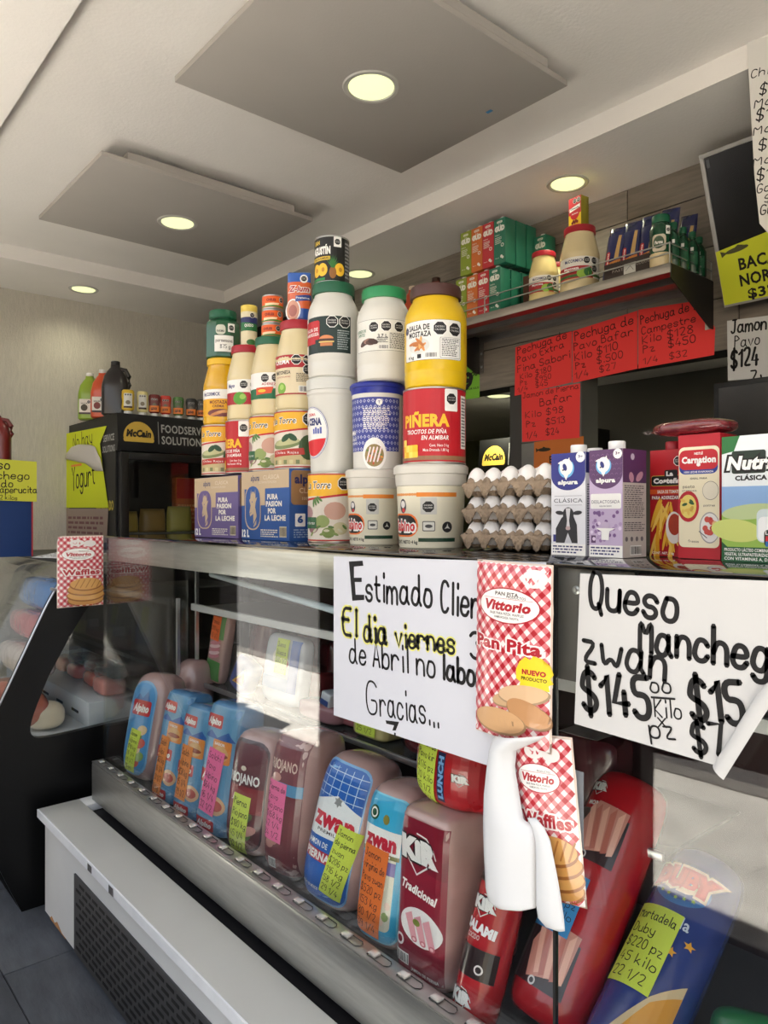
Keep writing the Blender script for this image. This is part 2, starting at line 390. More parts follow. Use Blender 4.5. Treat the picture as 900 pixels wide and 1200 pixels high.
# ================================================================ CEILING BOARDS AND DOWNLIGHTS
def board(x0, x1, y0, y1, lab, mount):
    e = E('ceiling_board', lab, 'ceiling panel', ((x0+x1)/2, (y0+y1)/2, ZS), group=None)
    hx, hy = (x1-x0)/2, (y1-y0)/2
    bx('panel', -hx, hx, -hy, hy, 0, .018, M_panel, e, .001)
    bx('mount', -hx+.05+mount, hx-.0, -hy+.10, hy-.10, .018, .045, M_panel, e)
    bx('spacer', -hx+.2, hx-.2, -hy+.2, hy-.2, .045, ZT-ZS-.001, M_ceil, e)
    return e
b1 = board(-2.148, -1.375, .99, 1.925, 'large grey floating ceiling board nearest the street, with a round downlight', 0)
b2 = board(-3.545, -2.76, .985, 1.935, 'smaller-looking grey floating ceiling board farther in, over the black fridge side', 0)
bx('sticker', P(572,130,z=ZS).x-.01, P(572,130,z=ZS).x+.012, P(578,128,z=ZS).y-.006, P(578,128,z=ZS).y+.006, ZS-.0012, ZS-.0002, mat('blue_sticker', (60,130,180), .5), None)
tag(bpy.data.objects['sticker'], 'tiny blue sticker left on the underside of the large ceiling board', 'sticker')
M_lamp = mat('lamp_diffuser', (244,248,190), .5, emit=.30)
M_ring = mat('lamp_ring', (188,186,178), .4)
def glow(e, w_=3.0):                                   # the lamp's own light
    l = bpy.data.lights.new('lamp', 'SPOT'); l.energy = w_; l.color = (1, .97, .72); l.spot_size = 2.6; l.spot_blend = .9; l.shadow_soft_size = .06
    o = bpy.data.objects.new('lamp', l); C.objects.link(o); o.parent = e; o.location = (0, 0, -.012)
def downlight(px, py, z, lab, r=.072):
    p = P(px, py, z=z); e = E('downlight', lab, 'ceiling light', p, group=None)
    lathe('ring', [(r,0),(r+.003,-.004),(r+.014,-.004),(r+.018,0)], M_ring, e, 48).data
    lathe('diffuser', [(r*.3,-.0035),(r*.99,-.0015),(r*.99,.0)], M_lamp, e, 40); glow(e)
downlight(435, 102, ZS, 'round downlight in the large floating ceiling board')
downlight(208, 261, ZS, 'round downlight in the far floating ceiling board')
downlight(98, 339, ZS, 'round downlight in the border above the pale woven wall', .066)
downlight(665, 215, ZS, 'round downlight in the border above the steel shelf of jars', .066)
downlight(422, 321, ZS, 'round downlight half hidden behind the pineapple tin', .066)
p = P(585, 464, z=2.14); e = E('downlight', 'round downlight in the green back room seen through the opening', 'ceiling light', p)
lathe('ring', [(.066,0),(.069,-.004),(.08,-.004),(.084,0)], M_ring, e, 32); lathe('diffuser', [(.02,-.0035),(.065,-.0015),(.065,0)], M_lamp, e, 32); glow(e, 30)
e = E('downlight', 'unseen round downlight added in the back room to brighten its wall', 'ceiling light', (-1.15, 3.1, 2.14))  # extra lamp added out of view to brighten the inner wall
lathe('ring', [(.066,0),(.069,-.004),(.08,-.004),(.084,0)], M_ring, e, 32); lathe('diffuser', [(.02,-.0035),(.065,-.0015),(.065,0)], M_lamp, e, 32); glow(e, 14)
# ================================================================ DISPLAY CASE
XL, XR, YG = -2.78, 1.0, 1.0
case = E('display_case', 'long glass-fronted refrigerated counter with steel sill and white base', 'display case', (XL, YG, 0))
cx = lambda name, x0, x1, y0, y1, z0, z1, m, bev=0: bx(name, x0-XL, x1-XL, y0-YG, y1-YG, z0, z1, m, case, bev)
M_top = mat('dark_glass_top', (14,15,15), .06, spec=.8)
cx('top_slab', XL, -.742, .995, 1.72, 1.384, 1.3915, M_top, .001); cx('top_slab', -.738, XR, .995, 1.72, 1.384, 1.3915, M_top, .001)
cx('fascia', XL+.02, -.76, 1.01, 1.03, 1.30, 1.384, M_steel, .002)
tf = cx('end_plate', -.74, -.60, 1.01, 1.02, 1.20, 1.384, mat('grey_plate', (120,118,116), .4, .5, var=.1), .001)
sc_ = lathe('screw', [(.001,0),(.004,.001),(.007,.0),(.007,-.003)], M_alu, tf, 16); sc_.rotation_euler = (PI/2,0,0); sc_.location = (P(671,692,y=1.0).x-XL, .009, P(671,692,y=1.0).z)
cx('front_pane', XL, -.742, 1.0, 1.006, .55, 1.384, GLASS); cx('front_pane', -.736, XR, 1.0, 1.006, .55, 1.384, GLASS)
cx('pane_joint', -.742, -.737, .999, 1.007, .5, 1.384, M_blk2)
cx('end_pane', XL, XL+.006, 1.01, 1.70, .55, 1.384, GLASS)
for z0, z1 in ((1.14, 1.28),): cx('joint_clip', -.752, -.744, .992, .999, z0, z1, mat('clear_clip', (190,190,190), .2))
# steel sill with pressed slots
sill = cx('sill', XL-.0, XR, .955, .998, .417, .555, M_steel, .006)
cx('sill_cap', XL, XR, .956, .999, .5545, .560, M_steel2, .002)
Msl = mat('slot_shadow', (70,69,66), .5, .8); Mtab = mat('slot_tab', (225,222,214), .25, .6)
k = 0
xx = XL+.06
tabm = None
while xx < -.6:
    bm = bmesh.new()                          # a rounded pressed dimple with a raised lip at its near end
    L_, w_ = .062, .011
    pts = [(-L_/2, -w_), (L_/2-.008, -w_), (L_/2, -w_+.006), (L_/2, w_-.006), (L_/2-.008, w_), (-L_/2, w_)]
    vo = [bm.verts.new((a, b, .0006)) for a, b in pts]; vi = [bm.verts.new((a*.82, b*.72, -.004)) for a, b in pts]
    for i in range(6): bm.faces.new((vo[i], vo[(i+1) % 6], vi[(i+1) % 6], vi[i]))
    bm.faces.new(vi)
    if k == 0:
        s1 = fin('slot', bm, Msl, case); s1.location = (xx-XL, .978-YG, .5612)
        s2 = bx('slot_tab', -L_/2+.002, -L_/2+.024, -w_*.8, w_*.8, 0, .005, Mtab, case, .002); s2.location = s1.location
    else:
        bm.free(); a = s1.copy(); C.objects.link(a); a.location = (xx-XL, .978-YG, .5612)
        b = s2.copy(); C.objects.link(b); b.location = a.location
    k += 1; xx += .092
# base with its ledge
Z0 = .40
cx('ledge', XL-.085, XR, .795, .938, Z0-.026, Z0, mat('ledge_grey', (196,196,190), .4, var=.03), .003); cx('ledge_lip', XL-.086, XR, .790, .7952, Z0-.03, Z0-.002, mat('bright_lip', (244,246,250), .4, var=.04, vscale=20))
cx('ledge_end', XL-.085, XL-.0, .938, 1.72, Z0-.026, Z0, M_white, .002)
cx('gap_floor', XL, XR, .938, .955, .30, .34, M_blk2)
cx('base_front', XL-.065, XR, .812, .830, .03, Z0-.026, M_white)
cx('base_end', XL-.065, XL-.045, .830, 1.70, .02, Z0-.026, mat('scuffed_white_end', (205,208,214), .6, var=.05, vscale=3))
cx('base_core', XL-.04, XR, .90, 1.70, .06, .37, M_dark)
M_mdf = mat('raw_fibreboard', (176,128,84), .9, var=.2, vscale=20)
base_l = XL-.065
prism('chipped_edge', [(0,.03),(.02,.045),(.05,.034),(.08,.05),(.13,.032),(.17,.03)], [], 'y', .8105-YG, .816-YG, M_mdf, case).location = (base_l-XL+.06, 0, -.002)
prism('chipped_edge', [(0,.03),(.03,.05),(.06,.036),(.1,.06),(.16,.04),(.24,.03)], [], 'y', .8105-YG, .816-YG, M_mdf, case).location = (base_l-XL+.42, 0, -.002)
# vent grille: dark sheet with raised bars between slanted slots
gx0, gx1, gz0, gz1 = P(88,1035,y=.81).x, .9, .035, .29
gr = cx('grille', gx0, gx1, .806, .812, gz0, gz1, mat('grille_sheet', (74,74,76), .55, .3), .001)
bm = bmesh.new(); row = 0; zz = gz0+.02
while zz < gz1-.018:
    x = gx0+.025+(row % 2)*.03
    while x < -.9:
        abox(bm, x-XL, x+.043-XL, .8045-YG, .8062-YG, zz, zz+.0085); x += .060
    zz += .0235; row += 1
so_ = fin('slot_rows', bm, M_blk2, gr); so_['kind'] = 'stuff'
for px, py, w_, h_ in ((133,1022,.03,.036),(137,1046,.03,.036)):
    pass
Mst = (52,50,50)
for (px, py, dx, dz) in ((105,1022,.012,.020),(130,1046,.012,.022)):
    q = P(px, py, y=.789); c = Cv(); rg = random.Random(px); c.rect(-dx*1.5, -dz*.6, dx*1.5, dz*.5, (120,118,118))
    c.para(-dx*1.4, -dz*.55, dx*1.4, dz*.45, 5, (40,38,38), px); c.build('sticker_residue', lambda u,v,o,q=q: Vector((q.x+u-XL, q.y-o-YG, Z0-.015+v)), case, PAPER)
rg = random.Random(5); c = Cv()
for i, (y_, z_, a, b) in enumerate(((.87,.30,.05,.09),(.92,.22,.03,.12),(.93,.13,.09,.05))): c.para(y_-a/2, z_-b/2, y_+a/2, z_+b/2, 10, (150,152,158), i+9)
c.build('scuff_marks', lambda u,v,o: Vector((base_l-XL-o, u-YG, v)), case, PAPER)
# inside of the case
cx('inner_floor', XL+.01, XR, 1.01, 1.70, .478, .495, mat('grey_tray', (96,94,94), .5, .3))
cx('inner_front', XL+.01, XR, 1.001, 1.008, .478, .53, M_blk2)
cx('back_wall', XL, XR, 1.69, 1.715, .40, 1.384, mat('maroon_dark_back', (52,30,32), .5, var=.2, vscale=3))
cx('mid_shelf', XL+.03, -.74, 1.35, 1.68, .800, .806, mat('shelf_glass', (70,72,72), .15, spec=.7)); cx('shelf_lip', XL+.03, -.74, 1.342, 1.352, .795, .812, M_alu, .002)
cx('upper_shelf', XL+.03, XR, 1.35, 1.68, 1.095, 1.10, mat('upper_shelf_sheet', (150,150,148), .35, .6)); cx('shelf_lip', XL+.03, XR, 1.335, 1.352, 1.088, 1.115, mat('white_lip', (225,226,226), .3), .003)
for px, yy in ((206,1.27),(232,1.35)): cx('post', XL+.035+(yy-1.27)*.0, XL+.048, yy, yy+.012, .495, 1.376 if yy > 1.3 else 1.14, M_alu)
cx('post', -.50, -.492, 1.33, 1.342, .495, 1.376, M_alu); cx('post', -.47, -.464, 1.33, 1.342, .495, 1.376, M_alu)
a_ = P(248, 673, y=1.22); b_ = P(395, 716, y=1.12)
tube('pale_tube', [(a_.x-XL, a_.y-YG, a_.z), (b_.x-XL, b_.y-YG, b_.z)], .010, mat('frosted_tube', (205,222,232), .3), case, 12)  # pale diagonal tube behind the front glass
# ================================================================ THINGS ON THE COUNTER
TOP = 1.392
M_lid_g = mat('green_lid', (24,96,66), .4); M_lid_lg = mat('bright_green_lid', (38,140,84), .4); M_lid_r = mat('red_lid', (168,30,44), .4); M_lid_br = mat('brown_lid', (74,42,36), .45)
M_lid_bl = mat('blue_lid', (34,48,150), .4); M_jarw = mat('white_plastic_jar', (220,218,210), .38, coat=.2); M_jary = mat('yellow_plastic_jar', (226,186,14), .35, coat=.2)
M_mayo = mat('mayonnaise', (222,205,160), .25, coat=.6); M_must = mat('clear_mustard', (222,170,14), .22, coat=.6); M_tin = mat('tin_rim', (190,188,182), .3, .85)
def can(e, R, H, body, lab):                   # food tin: rims, body, printed wrapper
    m = mat('can_'+str(body), body, .4)
    lathe('body', [(R*.97,.003),(R*.985,.006),(R*.985,H-.006),(R*.97,H-.003)], m, e, 48)
    for z in (0, H-.005): lathe('rim', [(R*.96,z),(R,z+.001),(R,z+.004),(R*.96,z+.005)], M_tin, e, 48)
    c = Cv(); lab(c, R, H); c.build('wrapper', cyl(R*.985), e, PRINT, cu=R*.16)
def face(x, y): return math.atan2(x, y) * -1   # turn (about z) that shows local -y to the camera
def chiles(c, R, H):                           # pickled peppers / vegetables tin
    w = R*1.75; c.rect(-w, .008, w, H-.008, (226,216,200)); c.rect(-w, H*.66, w, H-.008, (238,180,44))
    c.poly([(-w,H*.60),(0,H*.66),(w,H*.74),(w,H*.71),(0,H*.63),(-w,H*.57)], R_)
    c.txt('La Torre', -R*.35, H*.82, H*.105, W_, R*1.2, .06, .2); c.txt('La Torre', -R*.35, H*.82, H*.10, K_, R*1.16, .01, .2)
    c.oct(R*.75, H*.84, R*.27)
    return w
def veg(c, R, H):
    w = chiles(c, R, H)
    for x, y, r, col in ((-.9,.42,.35,(178,140,140)),(-.55,.22,.3,(150,105,110)),(-.1,.3,.3,(150,165,100)),(.4,.45,.42,(206,160,140)),(.6,.2,.3,(200,190,150)),(.15,.14,.25,(120,140,70))):
        c.ell(x*R, y*H, r*R, r*R*.8, col, 16)
    for i in range(9): c.ell(R*(-.6+.17*i), H*(.12+.05*(i % 3)), R*.12, R*.05, [(130,150,80),(205,200,170),(90,120,60)][i % 3], 10, .8-i*.2)
    c.rect(-R*1.2, H*.2, -R*.35, H*.36, (40,96,60)); c.txt('Verduras', -R*.78, H*.28, H*.045, W_, R*.7, .0, .2)
    for i in range(4): c.ell(R*(-.5+.1*i), H*(.56+.02*i), R*.05, R*.16, (90,130,70), 8, .3*i)
def peppers(c, R, H):
    w = chiles(c, R, H)
    c.poly([(-w,.012),(-w,H*.24),(w,H*.30),(w,.012)], (196,178,130))
    c.ell(-R*.25, H*.42, R*.7, R*.2, (120,135,85), 20, .1); c.ell(-R*.2, H*.45, R*.6, R*.13, (190,190,140), 20, .1)
    c.ell(R*.75, H*.36, R*.4, R*.5, (60,84,48), 18); c.ell(-R*.2, H*.52, R*.22, R*.12, (30,74,44), 12, .6); c.ell(R*.1, H*.53, R*.22, R*.12, (30,74,44), 12, -.6)
    c.poly([(-R*.9,H*.2),(R*.6,H*.24),(R*.55,H*.35),(-R*.9,H*.31)], (184,52,44)); c.txt('Chiles Rajas', -R*.2, H*.275, H*.04, W_, R*1.1, .0)
    for i in range(6): c.rect(R*(-.8+.26*i), .014, R*(-.65+.26*i), H*.15, [(120,128,84),(210,200,150)][i % 2])
def pinera(c, R, H):
    w = R*1.85; c.rect(-w, .008, w, H-.006, (190,26,38)); c.rect(-w, .008, w, H*.1, (150,110,80))
    c.txt('PIÑERA', -R*.12, H*.56, H*.15, (245,190,40), R*1.55, .05); c.txt('TROCITOS DE PIÑA', -R*.1, H*.415, H*.055, W_, R*1.35, .02, .2)
    c.txt('EN ALMIBAR', R*.22, H*.335, H*.055, W_, R*.85, .02, .2); c.txt('Cont. Neto 3 kg', R*.35, H*.235, H*.035, W_, R*.6, .01); c.txt('Masa Drenada 1.80 kg', R*.25, H*.175, H*.035, W_, R*.8, .01)
    for i in range(9): c.rr(R*(-1.0+.16*(i % 4)), H*(.08+.075*(i//4)), R*(-.8+.16*(i % 4)), H*(.17+.075*(i//4)), R*.03, [(246,206,70),(240,188,40),(250,220,100)][i % 3])
    c.rr(R*.52, H*.68, R*.98, H*.97, .003, W_); c.oct(R*.75, H*.84, R*.2, False)
    c.rect(R*1.15, H*.2, R*1.5, H*.9, W_); c.para(R*1.18, H*.22, R*1.47, H*.88, 16, (70,70,70))
def jar_g(e, R, H, body, lid, lab, flute=True, wm=None):   # wide mouthed plastic gallon jar
    pr = [(R*.9,0),(R*.97,.004),(R*.98,H*.05),(R*1.0,H*.14),(R*.985,H*.15),(R*.985,H*.17),(R,H*.18),(R,H*.66),(R*.985,H*.70)]
    pr += [(R*(.985-.22*(i/8)**1.5), H*(.70+.155*i/8)) for i in range(1, 9)]+[(R*.74,H*.875),(R*.74,H*.885)]
    lathe('body', pr, body, e, 96, flute=(H*.705, H*.85, 2, .018) if flute else None)
    lathe('lid', [(R*.78,H*.885),(R*.82,H*.89),(R*.83,H*.97),(R*.80,H),(R*.3,H+.001)], lid, e, 64, flute=(H*.89,H*.96,2,.012))
    c = Cv(); lab(c, R, H); c.build('label', cyl(R+.0002), e, PRINT, cu=R*.16)
def octs(c, pts, r):
    for x, y in pts: c.oct(x, y, r)
def mayo_jar(e, R, H, lid, lab, body=None):
    pr = [(R*.9,0),(R*.98,.006),(R,.02),(R*.97,H*.17),(R*.975,H*.19),(R*.975,H*.52),(R,H*.55),(R*.98,H*.60),(R*.9,H*.70),(R*.8,H*.82),(R*.74,H*.88),(R*.74,H*.905)]
    lathe('body', pr, body or M_mayo, e, 12 if False else 40, flute=(H*.57, H*.84, 5, .025))
    lathe('lid', [(R*.78,H*.90),(R*.8,H*.905),(R*.8,H*.985),(R*.77,H),(R*.3,H)], lid, e, 64, flute=(H*.9,H*.98,2,.012))
    c = Cv(); lab(c, R, H); c.build('label', cyl(R*.98), e, PRINT, cu=R*.16)
def lab_mayo(kind):
    def f(c, R, H):
        w = R*1.3
        if kind == 'red':
            c.rect(-w, H*.2, w, H*.53, W_); c.rect(-w, H*.2, w, H*.36, (176,30,44)); c.ell(-R*.1, H*.28, R*.34, R*.3, (90,160,50)); c.ell(R*.05, H*.3, R*.15, R*.13, (160,200,90), 12)
            c.txt('MAYONESA', R*.75, H*.24, H*.03, W_, R*.6); octs(c, ((R*.1,H*.46),(R*.6,H*.46),(R*.6,H*.37)), R*.22)
            c.txt('Mayo', -R*.6, H*.45, H*.05, (40,50,120), R*.45, .03, .2)
        elif kind == 'green':
            c.rect(-w, H*.2, w, H*.53, W_); c.rect(-w, H*.2, w, H*.33, (30,110,70)); c.poly([(-R*.5,H*.25),(R*.25,H*.27),(R*.35,H*.35),(-R*.5,H*.34)], (220,80,40)); c.ell(-R*.2, H*.3, R*.2, R*.07, (240,200,60), 12)
            c.txt('ADEREZO', R*.2, H*.385, H*.03, (190,60,70), R*.8); octs(c, ((-R*.05,H*.46),(R*.45,H*.465)), R*.22); c.para(R*.45, H*.21, R*1.0, H*.32, 6, W_)
        else:
            c.rect(-w, H*.17, w, H*.60, (228,212,178)); c.rect(-w, H*.46, w, H*.60, (176,36,44)); c.txt('CREMA', -R*.5, H*.53, H*.055, W_, R*.8, .03)
            octs(c, ((R*.2,H*.545),(R*.68,H*.545),(R*.68,H*.44)), R*.23); c.txt('MAYONESA', -R*.45, H*.41, H*.04, K_, R*.8, .02); c.txt('CON JUGO DE LIMONES', -R*.45, H*.36, H*.016, (170,40,40), R*.8, 0)
            c.ell(-R*.5, H*.235, R*.24, R*.25, (120,170,60)); c.ell(-R*.48, H*.25, R*.12, R*.12, (170,205,100), 12); c.para(R*.2, H*.3, R*.9, H*.40, 6, (90,80,70)); c.bars(R*.3, H*.19, R*.85, H*.26); c.rect(-w, H*.165, w, H*.18, (170,36,44))
    return f
def lab_must(c, R, H):
    w = R*1.3; c.rect(-w, H*.12, w, H*.52, (232,170,30)); c.rect(-w, H*.38, w, H*.52, W_); c.txt('McCORMICK', -R*.3, H*.45, H*.05, (30,40,110), R*1.0, .03); c.txt('MOSTAZA', R*.1, H*.33, H*.045, (120,50,30), R*.9, .03); c.txt('CREMA', R*.1, H*.27, H*.035, (120,50,30), R*.6, .03)
    c.ell(R*.2, H*.17, R*.7, R*.2, (120,60,60)); c.ell(R*.1, H*.17, R*.5, R*.08, (210,140,80), 14, .3); c.ell(R*.4, H*.19, R*.4, R*.07, (220,160,100), 14, .1)
# boxes of milk
def milkbox(px0, px1, y, col, txt, lab, dz=.208, dep=.30):
    x0, x1 = X(px0, y), X(px1, y); w = x1-x0; e = E('milk_case', lab, 'cardboard box', ((x0+x1)/2, y, TOP)); h = w/2
    bx('carton_body', -h, h, 0, dep, 0, dz, mat('print_carton_'+txt, col, .6), e, .002)
    c = Cv(); kr = (196,172,140); c.rect(-h+.001, dz*.74, h-.001, dz-.001, kr); c.rect(-h+.001, dz*.5, -h+.02, dz*.75, kr); c.rect(-h+.065*w/.28, dz*.5, -h+.125*w/.28+.02, dz*.78, kr)
    c.rr(-h+.024, dz*.14, -h+.108*w/.28+.012, dz*.80, .04, kr); c.rr(-h+.028, dz*.16, -h+.104*w/.28+.012, dz*.78, .038, col)
    cxm = -h+.066*w/.28+.008
    
    for q in ([(-16,60),(-12,74),(-9,66),(-4,70),(4,70),(10,66),(14,75),(15,60),(26,62),(16,54),(12,44),(2,38),(-6,36),(-17,34),(-21,40),(-14,50),(-22,58)], [(2,40),(13,48),(22,36),(20,22),(4,18)]): c.poly([(cxm+a*.001, dz*b*.01) for a, b in q], kr)
    c.ell(cxm-.004, dz*.55, .002, .003, col, 8); c.line([(cxm-.018,dz*.385),(cxm-.010,dz*.395)], .0015, col); c.line([(cxm-.028,dz*.33),(cxm+.002,dz*.2),(cxm+.03,dz*.36)], .005, col)
    for i, t in enumerate(('PURA', 'PASIÓN', 'POR', 'LA LECHE')): c.txt(t, h-.085*w/.28+(len(t)-6)*.0035, dz*(.62-.1*i), dz*.07, (232,226,214), len(t)*.0145*w/.28, .05)
    c.txt('alpura', -h+.085*w/.28, dz*.90, dz*.085, (60,66,110), .05, .02, .2); c.txt('CLÁSICA', h-.10*w/.28, dz*.90, dz*.06, (226,212,190), .09, .0); c.txt('ULTRAPASTEURIZADA', h-.12*w/.28, dz*.83, dz*.035, (220,206,184), .1, .0)
    c.line([(h-.085*w/.28+.016,dz*.565),(h-.085*w/.28+.019,dz*.58)], .0012, (232,226,214)); c.txt('12 L', -h+.028, dz*.09, dz*.10, W_, .042, .05); c.para(h-.16*w/.28, dz*.04, h-.06*w/.28, dz*.16, 4, (220,214,200)); c.bars(h-.052, dz*.05, h-.014, dz*.2, (60,50,44), (200,188,160))
    c.build('front_print', front(0), e, PRINT)
    c = Cv(); c.rect(0.002, .0, dep-.002, dz*.5, col); c.rr(.006, dz*.5, .16, dz*.98, .012, (150,116,80)); c.txt('alpura', .07, dz*.86, dz*.12, (30,40,90), .1, .04); c.txt('CLÁSICA', .08, dz*.7, dz*.07, (210,190,160), .09); c.txt('100% LECHE', .08, dz*.59, dz*.04, (210,190,160), .07)
    for i in range(2): c.rr(.02+.045*i, dz*.2, .056+.045*i, dz*.38, .003, W_); c.txt('6' if i == 0 else '12', .038+.045*i, dz*.3, dz*.09, col, .016, .06)
    c.para(.015, dz*.04, .14, dz*.17, 4, (150,170,200)); c.build('side_print', right(h), e, PRINT)
    return e
milkbox(228, 279, 1.19, (104,88,138), 'purple', 'purple and tan cardboard milk case at the far end of the counter', .205)
milkbox(283, 339, 1.19, (40,84,150), 'blue', 'blue and tan cardboard milk case with a white cow, right of the purple one', .213)
ZB = TOP+.214
def on(name, lab, cat, px, y, z, turn=0, group=None):
    x = X(px, y); return E(name, lab, cat, (x, y, z), face(x, y)*1.0+turn, group)
# four stacks on the two cases
YS = 1.275; RC = .0745
S = []
for l in (236, 264, 291.5, 321):
    xs = [i*.001 for i in range(-2600, -1500)]; best = None
    for xq in xs:                                 # centre whose left silhouette falls on column l
        d = math.hypot(xq, YS); ang = math.atan2(RX*xq+RY*YS, FX*xq+FY*YS)-math.asin(RC/d); q = abs(450+F*math.tan(ang)-l)
        if best is None or q < best[0]: best = (q, xq)
    S.append(best[1])
for i in range(1, 4):
    if S[i]-S[i-1] < 2*RC+.001: S[i] = S[i-1]+2*RC+.001
def at(x, y, z, name, lab, cat, turn=0, group=None): return E(name, lab, cat, (x, y, z), face(x, y)+turn, group)
HC = .176
z1 = ZB+.0004
can(at(S[0], YS, z1-.0085+.0085, 'food_tin', 'green pepper tin at the foot of the leftmost stack on the milk cases', 'tin', -.35), RC, HC, (190,60,50), peppers)
def pinera2(c, R, H): pinera(c, R, H)
can(at(S[1], YS, z1, 'food_tin', 'red pineapple tin with yellow letters under the red-lidded mayonnaise jar', 'tin', -.95), RC, HC, (186,28,40), pinera)
can(at(S[2], YS, z1, 'food_tin', 'mixed pickled vegetable tin under the green-lidded mayonnaise jar', 'tin', -.45), RC, HC, (190,60,50), veg)
can(at(S[3], YS, z1, 'food_tin', 'green pepper tin under the tallest cream-coloured jar on the blue case', 'tin', -.35), RC, HC, (190,60,50), peppers)
z2 = z1+HC+.0005
RJ = .069
e = at(S[0], YS, z2, 'mustard_jar', 'clear jar of yellow mustard in the leftmost stack', 'jar', -.35); mayo_jar(e, RJ, .235, mat('yellow_cap', (238,190,40), .4), lab_must, M_must)
e = at(S[1], YS, z2, 'mayonnaise_jar', 'mayonnaise jar with red lid and green lime on its label, second stack', 'jar', -.3); mayo_jar(e, RJ, .25, M_lid_r, lab_mayo('red'))
e = at(S[2], YS, z2, 'mayonnaise_jar', 'mayonnaise jar with dark green lid, third stack', 'jar', -.3); mayo_jar(e, RJ, .25, M_lid_g, lab_mayo('green'))
e = at(S[3], YS, z2, 'mayonnaise_jar', 'large mayonnaise jar with red lid and red banded label, fourth stack', 'jar', -.3); mayo_jar(e, RJ+.002, .272, M_lid_r, lab_mayo('band'))
# things on those jars
e = at(S[0]+.0, YS, z2+.2355, 'cheese_shaker', 'green octagonal tub of grated cheese topping the leftmost stack', 'tub', .4)
R = .062
lathe('body', [(R*.9,0),(R,.004),(R,.115),(R*.94,.128),(R*.7,.14),(R*.7,.146)], mat('green_tub', (22,84,52), .3, coat=.5), e, 8, smooth=20)
lathe('lid', [(R*.74,.142),(R*.78,.145),(R*.78,.166),(R*.74,.17)], M_lid_g, e, 48, flute=(.14,.166,2,.015))
c = Cv(); c.rr(-.05, .078, -.016, .112, .012, (214,216,200)); c.txt('PARMA', -.033, .09, .008, K_, .026, .02); c.rr(-.008,.088,.018,.118,.002,W_); c.oct(.005,.103,.011,False)
c.build('label', cyl(R+.0005), e, PRINT, cu=.01); c = Cv(); c.rr(-.055, .018, .012, .075, .002, W_); c.hw('parmesana', -.05, .052, .008, .052, .012, K_, .12); c.hw('875 g', -.035, .03, .0, .03, .013, K_, .12); c.build('paper_tag', cyl(R+.0012), e, PRINT, cu=.01)
e = at(S[1]+.008, YS, z2+.2505, 'cheese_shaker', 'slim clear cheese shaker with pale yellow cap on the second stack', 'shaker')
R = .027; lathe('body', [(R*.9,0),(R,.003),(R,.115)], mat('grated_cheese', (226,216,180), .4, coat=.5), e, 32); lathe('cap', [(R*1.03,.115),(R*1.05,.117),(R*1.05,.135),(R,.137)], mat('pale_yellow_cap', (226,200,90), .4), e, 32, flute=(.114,.136,2,.02))
c = Cv(); c.rect(-R*1.4, .003, R*1.4, .112, (222,212,178)); c.rect(-R*1.4, .05, R*1.4, .085, (30,110,60)); c.poly([(-R*1.4,.08),(R*1.4,.074),(R*1.4,.097),(-R*1.4,.095)], (34,40,96)); c.txt('QUESO', 0, .068, .009, W_, R*1.1); c.ell(R*.3,0.012,R*.6,.010,(60,120,60)); c.oct(R*.4, .102, .009); c.build('label', cyl(R+.0003), e, PRINT, cu=.008)
for i in range(3):
    e = at(S[2]+.002*(i-1), YS, z2+.2505+i*.0455, 'snack_tin', ['small orange tin at the bottom of the stack of three', 'small orange tin in the middle of the stack of three', 'small orange tin at the top of the stack of three'][i], 'tin', .15*(i-1), 'three small orange tins')
    can(e, .034, .045, (232,100,34), lambda c, R, H: (c.rect(-R*1.6,.006,R*1.6,H-.006,(234,98,30)), c.rect(-R*1.6,.006,R*1.6,.011,(80,140,60)), c.txt('CHILES', -R*.3, H*.62, H*.16, (140,30,20), R*.9, .05), c.poly([(-R*.9,H*.2),(R*.4,H*.28),(R*.5,H*.42),(-R*.9,H*.38)],(250,220,180)), c.oct(R*.75,H*.66,R*.27)))
def pouch(e, Wd, H, D, m, lab, n=2.2, name='bag', top=.9):   # stand-up bag: fat below, pinched at the top seal
    def prof(v):
        t = v/H; return D*(max(0, 1-abs(t*1.0)**4)**.6)*.5*(.5+.5*min(1, t*8+.5))+.001
    def wx(v): return Wd/2*(1-.10*math.sin(PI*min(1, v/H))*0-.10*(v/H)**3)
    bm = bmesh.new(); nu, nv = 14, 18; R_a = []
    for sgn in (-1, 1):
        g = []
        for j in range(nv+1):
            v = H*j/nv; g.append([bm.verts.new((wx(v)*(-1+2*i/nu), sgn*prof(v)*(1-abs(-1+2*i/nu)**n)**.5+random.uniform(-1, 1)*.0006, v)) for i in range(nu+1)])
        R_a.append(g)
    for g in R_a:
        for j in range(nv):
            for i in range(nu): bm.faces.new((g[j][i], g[j][i+1], g[j+1][i+1], g[j+1][i]))
    bmesh.ops.remove_doubles(bm, verts=bm.verts[:], dist=.0008); bmesh.ops.holes_fill(bm, edges=bm.edges[:])
    fin(name, bm, m, e, 50)
    if lab:
        c = Cv(); lab(c)
        def f(u, v, o):
            vv = min(max(v, 0), H); q = min(.995, abs(u)/wx(vv)); return Vector((u, -prof(vv)*(1-q**n)**.5-o-.0012, v))
        c.build('print', f, e, FILM, cu=Wd/12, cv=H/14)
